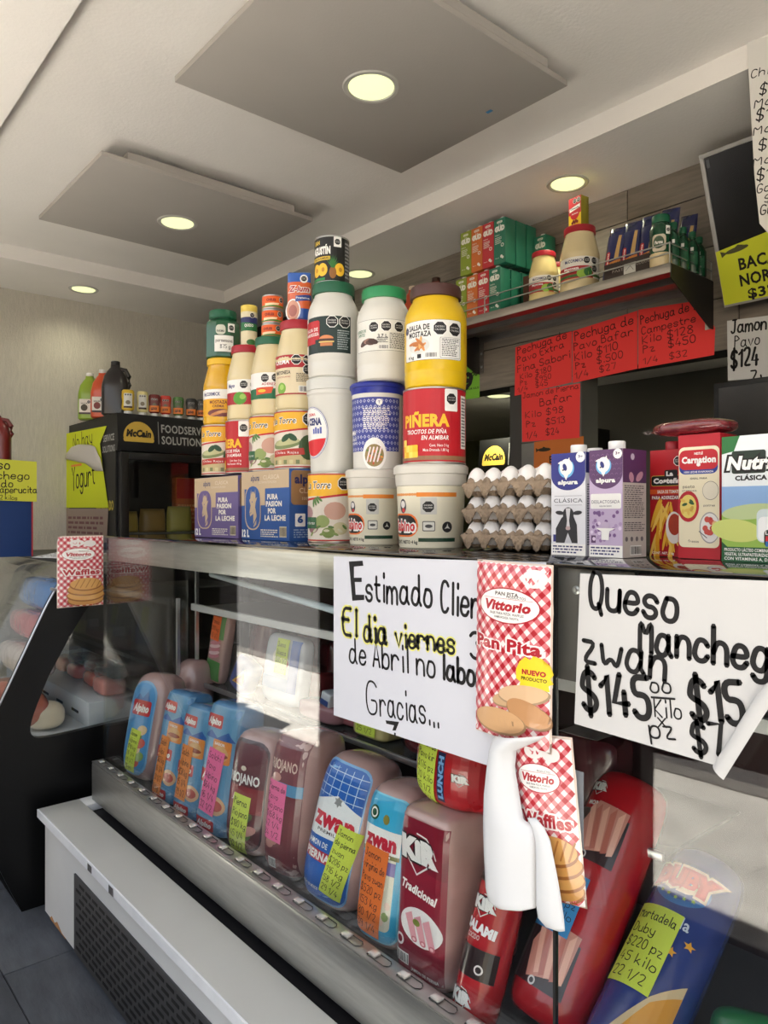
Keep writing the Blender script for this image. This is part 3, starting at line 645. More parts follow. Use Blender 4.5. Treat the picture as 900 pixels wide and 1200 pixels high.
def lab_tuna(c):
    c.rect(-.036,.004,.036,.040,(40,84,170)); c.rect(-.036,.04,.036,.122,(226,104,52)); c.rect(-.035,.122,.035,.152,(50,100,190)); c.ell(-.018,.035,.024,.034,W_); c.ell(-.018,.035,.02,.03,(214,150,120)); c.ell(-.018,.033,.013,.018,(170,90,70))
    c.txt('Z-ium', 0, .1, .018, W_, .064, .1, .2); c.txt('Z-ium', 0, .1, .017, (180,30,40), .06, .04, .2); c.poly([(-.01,.06),(.036,.066),(.036,.083),(-.01,.078)], (36,70,150)); c.txt('Proteína', .012, .072, .006, W_, .04); c.ell(.015,.132,.012,.014,W_); c.oct(.015,.132,.010,False)
e = at(S[3]+.005, YS, z2+.2725, 'food_pouch', 'blue and orange stand-up pouch on the red-lidded fourth jar', 'pouch', -.1); pouch(e, .072, .155, .04, mat('blue_film', (44,84,160), .35), lab_tuna)
# tower of the tall white bucket
YT = 1.27; xT = Rnd(359, 424, YT)[0]-.003
can(at(xT, YT, TOP, 'food_tin', 'large pickled vegetable tin standing on the glass beside the blue case', 'tin', -.35), .074, .196, (190,60,50), veg)
e = at(xT-.004, YT, TOP+.1965, 'tall_bucket', 'tall translucent white bucket with a round red and blue emblem', 'bucket', -.62)
R = .072; H = .266
lathe('body', [(R*.84,0),(R*.87,.004),(R*.99,H*.80),(R*1.0,H*.82),(R*1.03,H*.83),(R*1.03,H*.87)], M_jarw, e, 64); lathe('lid', [(R*1.02,H*.872),(R*1.05,H*.875),(R*1.05,H*.985),(R*.98,H),(R*.9,H-.002)], mat('clear_lid', (214,214,208), .3), e, 96, flute=(H*.874,H*.98,2,.008))
c = Cv(); cc = (-.022, H*.42); c.ell(*cc, .052, .072, (90,100,170), 40); c.ell(*cc, .0508, .0705, W_, 40); c.ell(*cc, .049, .0685, (90,100,170), 40); c.ell(*cc, .0482, .0675, W_, 40)
c.ell(cc[0], cc[1], .047, .066, (214,40,50), 30, 0, 200, 345); c.poly([(cc[0]-.047,cc[1]-.024),(cc[0]+.046,cc[1]-.016),(cc[0]+.046,cc[1]-.003),(cc[0]-.047,cc[1]-.012)], W_); c.txt('LA CENA', cc[0]-.002, cc[1]+.03, .018, (36,50,110), .07, .06); c.txt('CREMA', cc[0], cc[1]+.05, .008, (200,60,60), .03)
for i in range(4): c.rect(cc[0]+.004+.008*i, cc[1]-.004, cc[0]+.010+.008*i, cc[1]+.010+.004*(i % 2), (96,110,180))
c.build('label', cyl(R*.95, 0, .012/.2, .1), e, PRINT, cu=.01)
def lab_burger(c, R, H):
    c.rect(-R*1.15, H*.24, R*1.0, H*.62, (24,48,44)); c.rect(-R*1.15, H*.24, -R*.95, H*.62, W_); c.rr(-R*1.1, H*.38, -R*.25, H*.58, .006, (196,36,42)); c.rect(-R*1.1,H*.4,-R*.45,H*.34,(196,36,42))
    c.txt('SALSA DE', -R*.68, H*.49, H*.034, W_, R*.7); c.txt('HAMBURGUESA', -R*.68, H*.44, H*.034, W_, R*.78); c.ell(R*.02, H*.385, R*.28, R*.13, (222,140,90), 20, 0, 0, 180); c.rect(-R*.26, H*.36, R*.3, H*.378, (90,50,40)); c.rect(-R*.28,H*.345,R*.32,H*.36,(230,200,120)); c.rect(-R*.22,H*.31,R*.26,H*.343,(210,130,80))
    octs(c, ((R*.25, H*.56), (R*.74, H*.56)), R*.24); c.para(R*.45, H*.27, R*.95, H*.48, 9, (170,180,180))
e = at(xT, YT, TOP+.1965+.2665, 'gallon_jar', 'white fluted gallon jar with dark green lid and hamburger label', 'jar', -.3); jar_g(e, .0735, .268, M_jarw, M_lid_g, lab_burger, True)
def lab_pine(c, R, H):
    w = R*1.6; c.rect(-w,.006,w,H-.006,(28,28,26)); c.txt('AGUSTÍN', -R*.5, H*.68, H*.15, W_, R*1.2, .06); c.txt('SAN', -R*.75, H*.86, H*.08, (226,190,60), R*.4, .04); c.rect(-w, H*.47, R*.1, H*.55, (226,190,60)); c.txt('PIÑA EN ALMIBAR', -R*.5, H*.51, H*.045, K_, R*1.0)
    for x in (-.8,-.35,.65): c.ell(R*x, H*.27, R*.3, H*.14, (246,196,50)); c.ell(R*x+.002, H*.27, R*.1, H*.05, (200,140,30), 12)
    c.ell(R*.25, H*.2, R*.2, H*.13, (150,96,40))
    for i in range(7): a = PI/2+(i-3)*.32; c.poly([(R*.25-.004,H*.3),(R*.25+.004,H*.3),(R*.25+math.cos(a)*R*.4,H*.32+math.sin(a)*H*.26)], (50,120,50))
    c.rect(-w,.006,-R*.2,H*.1,(40,140,70)); c.rr(R*.3,H*.75,R*.75,H*.97,.002,W_); c.oct(R*.52,H*.86,R*.19,False); c.rect(R*1.0,.006,w,H-.006,(60,62,60)); c.para(R*1.02,H*.1,w,H*.9,10,(170,170,170))
e = at(xT-.008, YT, TOP+.1965+.2665+.2695, 'food_tin', 'black tin with pineapple picture on top of the white fluted jar', 'tin', -.2); can(e, .0505, .132, (28,28,26), lab_pine)
# tower of the blue patterned bucket
def bucket(e, R, H, bodym, lidm, lab, lidh=.26, tap=.88):
    lathe('body', [(R*tap,0),(R*(tap+.02),.004),(R*.97,H*(1-lidh)-.002),(R*.97,H*(1-lidh))], bodym, e, 64)
    lathe('lid', [(R*.98,H*(1-lidh)),(R*1.0,H*(1-lidh)+.002),(R*1.02,H*(1-lidh*.45)),(R*1.06,H*(1-lidh*.43)),(R*1.06,H*.975),(R*1.0,H),(R*.9,H-.001)], lidm, e, 96, flute=(H*(1-lidh*.42),H*.97,4,.01))
    c = Cv(); lab(c, R, H); sl = R*(.97-tap-.02)/(H*(1-lidh)); c.build('label', cyl(R*(tap+.02), 0, sl, 0), e, PRINT, cu=R*.16)
def lab_sab(c, R, H):
    w = R*1.1; c.rect(-w, H*.625, -R*.15, H*.65, (236,170,100)); c.txt('ADEREZO SABOR', -R*.6, H*.638, H*.03, (232,150,80), R*.9); c.rect(-R*.15, H*.61, R*.95, H*.66, (238,140,50))
    c.rr(-R*1.2, H*.13, -R*.12, H*.41, H*.13, (238,120,50)); c.rr(-R*1.15, H*.15, -R*.17, H*.39, H*.115, (24,24,26)); c.txt('Sabino', -R*.62, H*.265, H*.14, W_, R*.86, .1, .1); c.txt('Sabino', -R*.62, H*.265, H*.125, (214,36,44), R*.8, .03, .1)
    c.rr(-R*.05, H*.4, R*.38, H*.6, .002, (206,204,196)); c.oct(R*.16, H*.49, R*.18, False); c.rect(-R*.12, H*.075, R*.95, H*.12, (28,64,44)); c.txt('CONT. NETO 4 kg', -R*.6, H*.07, H*.04, K_, R*.9)
    c.rr(R*.0, H*.2, R*.34, H*.32, .003, (70,70,70)); c.rr(R*.02, H*.21, R*.32, H*.31, .002, (226,224,214)); c.ell(R*.17, H*.26, R*.1, R*.05, (70,70,70), 12); c.ell(R*.68, H*.25, R*.15, R*.15, (34,34,34), 16); c.star(R*.68, H*.25, R*.1, (226,224,214), 3, .3); c.ell(-R*.62, H*.5, R*.13, R*.2, (60,60,70)); c.ell(-R*.62, H*.52, R*.09, R*.1, (230,225,220)); c.ell(-R*.6, H*.45, R*.06, R*.06, (210,50,50))
M_bucket = mat('translucent_bucket', (232,226,202), .3, coat=.3); M_clid = mat('pale_translucent_lid', (214,210,200), .28, coat=.3)
xb, rb = Rnd(405, 472, 1.27)
e = at(xb, 1.27, TOP, 'lidded_tub', 'pale lidded four-kilo tub under the blue patterned bucket', 'tub', -.25); bucket(e, rb*.955, .197, M_bucket, M_clid, lab_sab)
def lab_pat(c, R, H):
    w = R*1.2; z0, z1 = H*.2, H*.82; c.rect(-w, z0, w, z1, (60,70,150)); n = 15
    vs = []; fs = []
    for i in range(n+1):
        for j in range(9):
            x = -w+2*w*(i+.5*(j % 2))/n; z = z0+(z1-z0)*j/9+.006; r = .0042
            if x > w-r: continue
            k = len(vs); vs += [(x-r,z),(x,z-r*1.2),(x+r,z),(x,z+r*1.2),(x-r*.55,z),(x,z-r*.6),(x+r*.55,z),(x,z+r*.6)]
            for a in range(4): fs.append((k+a, k+(a+1)%4, k+4+(a+1)%4, k+4+a))
    c.add(vs, fs, (196,200,226)); c.para(-R*.3, H*.45, R*.75, H*.7, 11, W_, 4); c.txt('EMMA', -R*.92, H*.42, H*.05, W_, R*.45, .04); c.txt('ADEREZO', -R*.85, H*.34, H*.025, W_, R*.4); c.txt('DE LA CASA', -R*.85, H*.30, H*.02, W_, R*.4)
    c.ell(R*.3, H*.76, R*.12, R*.12, W_); c.txt('T', R*.3, H*.76, H*.03, (60,70,150)); c.ell(R*.12, H*.165, R*.45, H*.19, W_, 28); c.ell(R*.12, H*.15, R*.36, H*.13, (150,130,80), 24)
    rg = random.Random(2)
    for i in range(18): a = rg.uniform(0, 6.28); q = rg.uniform(.2, 1); c.ell(R*.12+R*.3*q*math.cos(a), H*.16+H*.11*q*math.sin(a), R*.06, R*.035, rg.choice([(226,150,60),(90,130,60),(200,90,50),(120,90,60)]), 8, a)
    for i in range(4): c.line([(R*(-.15+.13*i),H*.08),(R*(-.02+.13*i),H*.24)], .004, (246,226,222))
xb2, rb2 = Rnd(410, 474, 1.27)
e = at(xb2, 1.27, TOP+.1975, 'patterned_bucket', 'blue patterned white bucket with a blue lid', 'bucket', -.25); bucket(e, rb2*.95, .225, M_jarw, M_lid_bl, lab_pat, .13, .9)
def lab_cafe(c, R, H):
    c.rr(-R*1.1, H*.30, R*1.15, H*.63, .004, (70,70,74)); c.rr(-R*1.09, H*.303, R*1.14, H*.627, .004, (232,230,222)); octs(c, ((-R*.28,H*.55),(R*.18,H*.555),(R*.66,H*.555)), R*.21); c.txt('ADEREZO DE', -R*.85, H*.52, H*.028, (30,110,70), R*.5, .03); c.txt('CHIPOTLE', -R*.85, H*.48, H*.03, (30,110,70), R*.4, .03)
    for i in range(5): c.ell(-R*(.7-.1*i), H*(.39+.008*(i % 3)), R*.2, R*.1, [(90,60,50),(70,45,38),(150,110,96)][i % 3], 12, .5-.2*i)
    c.txt('3.7 L', R*.05, H*.455, H*.035, K_, R*.34, .02); c.para(-R*.15, H*.38, R*.25, H*.44, 4, K_); c.para(R*.3, H*.32, R*1.05, H*.49, 10, (70,70,70)); c.bars(-R*.1, H*.315, R*.25, H*.36)
e = at(Rnd(418,482,1.27)[0], 1.27, TOP+.1975+.2255, 'gallon_jar', 'white gallon jar with bright green lid standing on the blue lid', 'jar', -.1); jar_g(e, .0715, .243, M_jarw, M_lid_lg, lab_cafe)
# tower of the yellow jar
xc, rc = Rnd(461, 549, 1.25)
e = at(xc, 1.25, TOP, 'lidded_tub', 'wider pale lidded tub under the big red pineapple tin', 'tub', -.25); bucket(e, rc*.94, .196, M_bucket, M_clid, lab_sab)
xr, rr_ = Rnd(472, 546, 1.25)
e = at(xr, 1.25, TOP+.1965, 'food_tin', 'big red pineapple tin with yellow letters under the yellow jar', 'tin', -.2); can(e, rr_, .178, (186,28,40), pinera)
def lab_ymust(c, R, H):
    c.rr(-R*1.1, H*.25, R*.98, H*.63, .006, (120,100,60)); c.rr(-R*1.09, H*.253, R*.97, H*.627, .006, (240,238,232)); c.txt('SALSA DE', -R*.48, H*.565, H*.05, K_, R*.75, .03); c.txt('MOSTAZA', -R*.46, H*.50, H*.05, K_, R*.8, .03); octs(c, ((R*.22,H*.545),(R*.72,H*.54)), R*.24)
    c.ell(-R*1.0, H*.55, R*.1, R*.12, (60,60,90), 12)
    c.ell(-R*.48, H*.39, R*.38, H*.075, (222,222,216), 20); rg = random.Random(3)
    for i in range(9): c.ell(-R*.5+R*rg.uniform(-.18,.18), H*.39+H*rg.uniform(-.03,.04), R*.2, R*.05, rg.choice([(222,150,80),(232,176,104),(196,120,60)]), 12, rg.uniform(0, 3))
    c.txt('4 kg', -R*.78, H*.285, H*.03, K_, R*.25); c.rect(-R*.52,H*.27,-R*.38,H*.31,K_); c.bars(-R*.25, H*.27, R*.12, H*.32); c.rr(R*.22, H*.265, R*.92, H*.46, .002, (60,60,60)); c.rr(R*.23, H*.268, R*.91, H*.457, .002, W_); c.para(R*.27, H*.28, R*.88, H*.45, 10, (70,70,70))
e = at(Rnd(474,547,1.25)[0], 1.25, TOP+.1965+.1785, 'gallon_jar', 'bright yellow mustard jar with a brown lid, tallest at the right', 'jar', -.08); jar_g(e, .0745, .243, M_jary, M_lid_br, lab_ymust)
# ---------------------------------------------------------------- eggs in their trays
M_pulp = mat('grey_brown_paper_pulp', (158,138,116), .95, bump=.6, bscale=160, var=.12, vscale=30); M_egg = mat('white_eggshell', (238,234,230), .45)
PI_ = .0465
def tray_mesh(nx, ny):
    bm = bmesh.new(); q = 6; g = []
    for j in range(ny*q+1):
        row = []
        for i in range(nx*q+1):
            u, v = i/q, j/q; a = math.sin(PI*u)**2*math.sin(PI*v)**2     # cups hang down at cell centres, peaks rise at the corners
            b = math.cos(PI*u)**2*math.cos(PI*v)**2
            edge = i in (0, nx*q) or j in (0, ny*q)
            zz = -.028*min(1, a*1.5)+(.012*b**.8 if not edge else .0)
            if not edge and (i <= 1 or j <= 1 or i >= nx*q-1 or j >= ny*q-1): zz *= 1
            row.append(bm.verts.new((u*PI_-nx*PI_/2, v*PI_-ny*PI_/2, zz)))
        g.append(row)
    for j in range(ny*q):
        for i in range(nx*q): bm.faces.new((g[j][i], g[j][i+1], g[j+1][i+1], g[j+1][i]))
    for (a, b) in ((g[0], -1), (g[-1], 1)):                           # scalloped skirts along the long edges
        for i in range(nx*q):
            u0, u1 = i/q, (i+1)/q; d = lambda u: -.004-.028*math.sin(PI*u)**2
            w = [bm.verts.new((a[k].co.x, a[k].co.y+b*(-.0+.004), d(u))) for k, u in ((i,u0),(i+1,u1))]
            bm.faces.new((a[i], a[i+1], w[1], w[0]))
        for i in range(nx):                                            # front peaks between eggs
            x = (i+.5)*PI_-nx*PI_/2; y = a[0].co.y-b*.001; p = [bm.verts.new((x+s*.013, y, z)) for s, z in ((-1,.0),(-.6,.010),(0,.014),(.6,.010),(1,.0))]
            bm.faces.new(p)
    for (k, b) in ((0, -1), (-1, 1)):
        for j in range(ny*q):
            u0, u1 = j/q, (j+1)/q; d = lambda u: -.004-.028*math.sin(PI*u)**2
            w = [bm.verts.new((g[j][k].co.x+b*.004, g[j+s][k].co.y, d(u))) for s, u in ((0,u0),(1,u1))]
            bm.faces.new((g[j][k], g[j+1][k], w[1], w[0]))
    s = bm.verts[:]
    o = fin('egg_tray', bm, M_pulp, None, 60); m = o.modifiers.new('thick', 'SOLIDIFY'); m.thickness = .002; m.offset = 0
    return o
def egg_mesh():
    bm = bmesh.new(); bmesh.ops.create_uvsphere(bm, u_segments=20, v_segments=14, radius=1)
    for v in bm.verts: z = v.co.z; k = 1-.13*z; v.co = Vector((v.co.x*.0215*k, v.co.y*.0215*k, z*.0285))
    return fin('egg', bm, M_egg, None, 180)
NX, NY = 5, 6
ang = 0.0
q0 = P(541, 640, y=1.20); ex = q0.x+NX*PI_/2; ey = 1.20+NY*PI_/2
t0 = tray_mesh(NX, NY); e0 = egg_mesh(); first = True
lv = [(TOP+.034, 'bottom', 0), (TOP+.089, 'middle', .0), (TOP+.145, 'top', .003)]
for k, (z, nm, dx) in enumerate(lv):
    t = t0 if k == 0 else t0.copy()
    if k: C.objects.link(t)
    t.location = (ex+dx+(.002 if k == 1 else 0), ey, z); t.rotation_euler = (0, 0, ang)
    tag(t, {'bottom': 'pulp egg tray lying on the glass counter, lowest of three', 'middle': 'pulp egg tray in the middle of the three', 'top': 'pulp egg tray on top of the pile, open white eggs showing'}[nm], 'egg tray', 'stacked egg trays')
    for i in range(NX):
        for j in range(NY):
            if k < 2 and j > 0 and i > 0: continue
            if first: g = e0; first = False
            else: g = e0.copy(); C.objects.link(g)
            g.location = (t.location.x+(i+.5-NX/2)*PI_, t.location.y+(j+.5-NY/2)*PI_, z+(.008 if k == 2 else .004)+random.uniform(-.001, .001))
            g.rotation_euler = (random.uniform(-.1, .1), random.uniform(-.1, .1), 0); g.scale = (1, 1, random.uniform(.96, 1.04))
            row = ['front row', 'second row', 'third row', 'fourth row', 'fifth row', 'back row'][j]
            tag(g, ('white egg in the front row of the %s tray, %s from the left' % (nm, ['first','second','third','fourth','fifth','sixth'][i])) if j == 0 else 'white egg in the %s tray of the pile, %s, behind the front eggs' % (nm, row), 'egg', 'white eggs in the %s tray, %s' % (nm, row))
# ---------------------------------------------------------------- cartons at the right
M_cap = mat('white_screw_cap', (232,232,230), .4)
def carton(name, lab, px0, px1, y, h, dep, body, fr, sd=None, yaw=0, cap=True, z=TOP, capm=None, pxw=None, cat='carton'):
    x0, x1 = X(px0, y), X(px1, y); w = x1-x0; e = E(name, lab, cat, ((x0+x1)/2, y, z), yaw)
    m = mat('carton_'+str(body), body, .38)
    bx('box', -w/2, w/2, 0, dep, 0, h, m, e, .0015)
    if cap: lathe('cap', [(.0145,h),(.0155,h+.001),(.0155,h+.014),(.0145,h+.016),(.005,h+.016)], capm or M_cap, e, 40, loc=(.006,dep*.35,0), flute=(h,h+.013,2,.03))
    c = Cv(); fr(c, w, h); c.build('front_print', front(0), e, PRINT)
    if sd: c = Cv(); sd(c, dep, h); c.build('side_print', right(w/2), e, PRINT)
    return e
def cow_logo(c, x, y, s):
    c.ell(x, y, .024*s, .024*s, (110,180,226), 20, 0, 150, 400); c.ell(x, y+.003*s, .02*s, .021*s, W_); c.poly([(x-.016*s,y+.01*s),(x-.026*s,y+.014*s),(x-.014*s,y+.02*s)], W_); c.poly([(x+.004*s,y+.02*s),(x+.01*s,y+.028*s),(x+.012*s,y+.014*s)], W_)
    c.poly([(x-.012*s,y-.008*s),(x+.01*s,y-.01*s),(x+.0*s,y-.03*s)], W_); c.ell(x-.004*s, y+.003*s, .006*s, .01*s, (40,50,120), 10, .4); c.ell(x-.009*s, y-.004*s, .003*s, .002*s, K_, 8)
def fr_alp(blue):
    A = (44,48,128) if blue else (90,58,100); Bc = (232,232,236) if blue else (196,176,206)
    def f(c, w, h):
        c.rect(-w/2, 0, w/2, h, Bc); c.rect(-w/2, h*.78, w/2, h, A); c.ell(0, h*.78, w/2, h*.145, A, 30, 0, 180, 360)
        if not blue:
            for i in range(7):
                for j in range(6): c.line([(-w*.44+w*.14*i+(w*.07 if j%2 else 0)-.003, h*(.72+.045*j)),(-w*.44+w*.14*i+(w*.07 if j%2 else 0), h*(.735+.045*j)),(-w*.44+w*.14*i+(w*.07 if j%2 else 0)+.003, h*(.72+.045*j))], .0006, (140,110,150))
        cow_logo(c, -.004, h*.85, w/.078*.75); c.txt('alpura', 0, h*.715, h*.04, W_, w*.56, .05); c.ell(w*.36, h*.955, w*.13, w*.13, W_, 20); c.txt('3g', w*.36, h*.96, h*.025, A, w*.12, .03)
        c.rect(-w/2, 0, w/2, h*.11, W_); c.para(-w*.45, h*.015, w*.45, h*.1, 3, (60,60,110)); c.rect(-w*.44, h*.13, -w*.3, h*.2, A)
        if blue:
            c.line([(-w*.4,h*.58),(w*.4,h*.58)], .0006, (120,120,130)); c.line([(-w*.4,h*.49),(w*.4,h*.49)], .0006, (120,120,130)); c.txt('CLÁSICA', 0, h*.535, h*.038, (50,54,70), w*.84, 0)
            B2 = (36,38,46); c.poly([(-w*.36,h*.12),(-w*.36,h*.26),(-w*.2,h*.36),(-w*.08,h*.4),(w*.14,h*.4),(w*.26,h*.3),(w*.28,h*.12)], B2); c.ell(-w*.24, h*.415, w*.13, h*.02, B2, 12, -.1); c.ell(w*.28, h*.415, w*.13, h*.02, B2, 12, .1)
            c.ell(.001, h*.40, w*.16, h*.07, B2, 16); c.poly([(-w*.06,h*.46),(w*.08,h*.46),(w*.04,h*.34),(w*.07,h*.25),(-w*.05,h*.25),(-w*.02,h*.34)], (220,218,220)); c.ell(w*.01, h*.265, w*.07, h*.02, (196,170,170), 12); c.poly([(-w*.1,h*.12),(0,h*.22),(w*.12,h*.12)], (200,200,206))
        else:
            c.rr(-w*.46, h*.45, w*.46, h*.59, .003, W_); c.txt('DESLACTOSADA', 0, h*.515, h*.03, (70,60,90), w*.84, 0); c.txt('BAJA EN GRASA', 0, h*.475, h*.014, (70,60,90), w*.36, 0); rg = random.Random(4)
            for i in range(34): c.ell(rg.uniform(-.44,.44)*w, h*rg.uniform(.15,.43), w*.05, w*.05, rg.choice([(150,118,166),(226,210,232),(120,86,140),(176,150,190)]), 10)
            c.poly([(-w*.3,h*.27),(w*.3,h*.27),(w*.12,h*.24),(w*.1,h*.16),(-w*.12,h*.16),(-w*.12,h*.24)], W_); c.ell(0,h*.3,w*.12,h*.03,(200,180,206))
    return f
def sd_nut(c, d, h):
    c.rect(0, 0, d, h, (198,190,184)); c.rect(0, h*.69, d, h, (84,48,92)); rg = random.Random(1); c.ell(d*.35, h*.74, d*.1, h*.05, (190,140,160), 10, .4); c.ell(d*.7, h*.75, d*.18, h*.035, (190,140,160), 12, .6); c.ell(d*.4,h*.93,d*.08,h*.03,(200,190,206))
    c.para(d*.06, h*.36, d*.94, h*.67, 16, (90,84,90), 3); c.para(d*.06, h*.24, d*.94, h*.33, 5, (90,84,90), 5)
    for i in range(4): c.ell(d*(.15+.22*i), h*.17, d*.06, d*.06, (110,104,110), 10)
    c.bars(d*.3, h*.02, d*.78, h*.11)
def sd_blue(c, d, h): c.rect(0, 0, d, h, (214,216,220)); c.rect(0, h*.8, d, h, (34,38,110)); c.para(d*.06, h*.1, d*.94, h*.7, 26, (90,94,110), 3)
HM = .196
carton('milk_carton', 'blue and white milk carton with a black-and-white cow, white cap', 646, 686.5, 1.19, HM, .072, (224,226,230), fr_alp(True), sd_blue, -.02)
carton('milk_carton', 'purple milk carton with a white cap beside the blue one', 690.5, 730, 1.188, HM+.001, .076, (196,182,200), fr_alp(False), sd_nut, -.02)
M_fp = random
def plain(col): return lambda c, w, h: (c.rect(-w/2,0,w/2,h,col), c.rect(-w/2,h*.5,w/2,h*.98,tuple(int(k*.8) for k in col)))
carton('milk_carton', 'blue milk carton standing right behind the front blue one', 672, 700, 1.275, HM, .072, (36,42,110), fr_alp(True), None, 0)
def fr_cost(c, w, h):
    c.rect(-w/2, 0, w/2, h, (178,26,34)); c.oct(w*.42, h*.89, w*.16)
    c.rr(-w*.46, h*.66, w*.5, h*.76, w*.07, (226,200,90)); c.rr(-w*.45, h*.665, w*.5, h*.755, w*.065, (26,30,28)); c.rr(-w*.02, h*.74, w*.4, h*.81, w*.05, (26,30,28)); c.txt('La', w*.15, h*.775, h*.04, W_, w*.2, .05); c.txt('Costeña', w*.06, h*.71, h*.045, W_, w*.86, .06)
    c.rect(-w/2, h*.585, w/2, h*.63, (214,90,30)); c.txt('SALSA DE TOMATE', w*.1, h*.607, h*.028, W_, w*.7, .03); c.rect(-w/2, h*.53, w/2, h*.575, (150,20,28)); c.txt('PARA ADEREZAR', 0, h*.552, h*.03, W_, w*.86, .03); rg = random.Random(8)
    for i in range(24): c.ell(w*rg.uniform(-.42,.38), h*rg.uniform(.06,.42), w*.05, h*.14, rg.choice([(238,184,60),(226,160,40),(246,206,96)]), 10, rg.uniform(-.5, .5))
    c.ell(w*.3, h*.27, w*.26, h*.15, (236,230,222), 24); c.ell(w*.32, h*.30, w*.2, h*.1, (176,60,36), 24); c.txt('CONT. NET. 1 kg', -w*.05, h*.03, h*.022, W_, w*.7, .02)
carton('sauce_carton', 'red tomato sauce carton with picture of fries, partly behind the cream one', 762, 798, 1.30, .199, .06, (178,26,34), fr_cost, None, 0, True, capm=M_lid_r)
def fr_carn(c, w, h):
    c.rect(-w/2, 0, w/2, h, (184,26,42)); c.rr(-w*.485, h*.09, w*.485, h*.90, w*.12, (238,228,196)); c.rr(-w*.47, h*.68, w*.45, h*.875, w*.14, (30,60,150)); c.rr(-w*.47, h*.715, w*.45, h*.875, w*.14, (196,30,44)); c.txt('NESTLÉ', 0, h*.845, h*.018, W_, w*.2, .04); c.txt('Carnation', 0, h*.795, h*.05, W_, w*.8, .05); c.txt('100% LECHE EVAPORADA', 0, h*.697, h*.015, W_, w*.7, .02)
    c.ell(0, h*.755, w*.05, h*.015, W_, 12); c.txt('IDEAL PARA', 0, h*.645, h*.014, K_, w*.4); c.hw('pasta', -w*.38, h*.57, -w*.1, h*.57, h*.025, (80,60,50)); c.hw('cremosa', -w*.4, h*.54, -w*.05, h*.54, h*.02, (80,60,50)); c.hw('postres', w*.12, h*.42, w*.38, h*.42, h*.018, (80,60,50)); c.hw('fresas', -w*.25, h*.13, 0, h*.13, h*.02, (80,60,50))
    c.ell(-w*.25, h*.42, w*.26, h*.125, (186,30,44), 30); c.ell(-w*.25, h*.42, w*.2, h*.095, (232,210,110), 24); rg = random.Random(6)
    for i in range(10): c.ell(-w*.25+w*rg.uniform(-.14,.14), h*.42+h*rg.uniform(-.06,.06), w*.07, h*.012, rg.choice([(200,160,70),(50,90,50),(226,190,90)]), 10, rg.uniform(0, 3))
    c.ell(w*.28, h*.545, w*.19, h*.075, (120,110,100), 24); c.ell(w*.28, h*.545, w*.182, h*.071, (230,222,200), 24); c.ell(w*.26, h*.25, w*.24, h*.125, (170,165,160), 28); c.ell(w*.265, h*.25, w*.22, h*.115, (236,232,226), 24)
    for i in range(9): c.ell(w*.28+w*rg.uniform(-.13,.13), h*.265+h*rg.uniform(-.07,.07), w*.07, h*.022, rg.choice([(190,50,50),(226,180,130),(206,80,70)]), 10, rg.uniform(0, 3))
    c.line([(w*.02,h*.22),(w*.2,h*.17)], .0015, (90,90,90))
carton('milk_box', 'red and cream evaporated milk box with pasta picture', 795, 844, 1.27, .220, .066, (184,26,42), fr_carn, None, 0, False, cat='carton')
def fr_nutri(c, w, h):
    c.rect(-w/2, 0, w/2, h, (224,230,232)); c.rect(-w/2, h*.38, w/2, h*.6, (140,176,220)); c.rect(-w/2,0,w/2,h*.38,(150,186,80)); c.poly([(-w/2,h*.16),(-w*.3,h*.06),(w*.5,h*.0),(-w/2,0)], (24,84,48)); c.rect(-w/2,0,w/2,h*.12,(24,84,48)); c.poly([(-w/2,h),(-w*.25,h),(-w*.33,h*.88),(-w/2,h*.86)], (40,110,56)); c.ell(-w*.1,h*.4,w*.4,h*.06,(190,206,150),24,.1); c.ell(-w*.3,h*.25,w*.35,h*.09,(206,214,120),24,-.1)
    c.rr(-w*.36, h*.70, w*.1, h*.88, .004, (34,50,40)); c.txt('Nutri', -w*.12, h*.785, h*.11, K_, w*.64, .12, .2); c.txt('Nutri', -w*.12, h*.785, h*.10, W_, w*.6, .05, .2); c.txt('CLÁSICA', -w*.1, h*.665, h*.035, K_, w*.42, .05)
    c.rr(-w*.02, h*.16, w*.4, h*.42, .01, (214,226,224)); c.rr(0, h*.17, w*.38, h*.36, .008, (244,246,244)); c.rr(w*.08, h*.13, w*.48, h*.26, .006, (34,50,40)); c.txt('LÁCTI-PLUS', w*.28, h*.235, h*.025, W_, w*.36, .04); c.rect(w*.1,h*.17,w*.48,h*.21,(190,40,50)); c.rect(w*.1,h*.13,w*.48,h*.17,(40,110,180))
    for i in range(3): c.txt(('PRODUCTO LÁCTEO COMBINADO CON GRASA', 'VEGETAL ULTRAPASTEURIZADO ADICIONADO', 'CON VITAMINAS A, D, B3, HIERRO')[i], 0, h*(.098-.035*i), h*.024, W_, w*.92, .02)
carton('milk_box', 'tall white green and blue milk box at the right end of the counter', 846, 935, 1.23, .207, .10, (224,230,232), fr_nutri, None, 0, False)
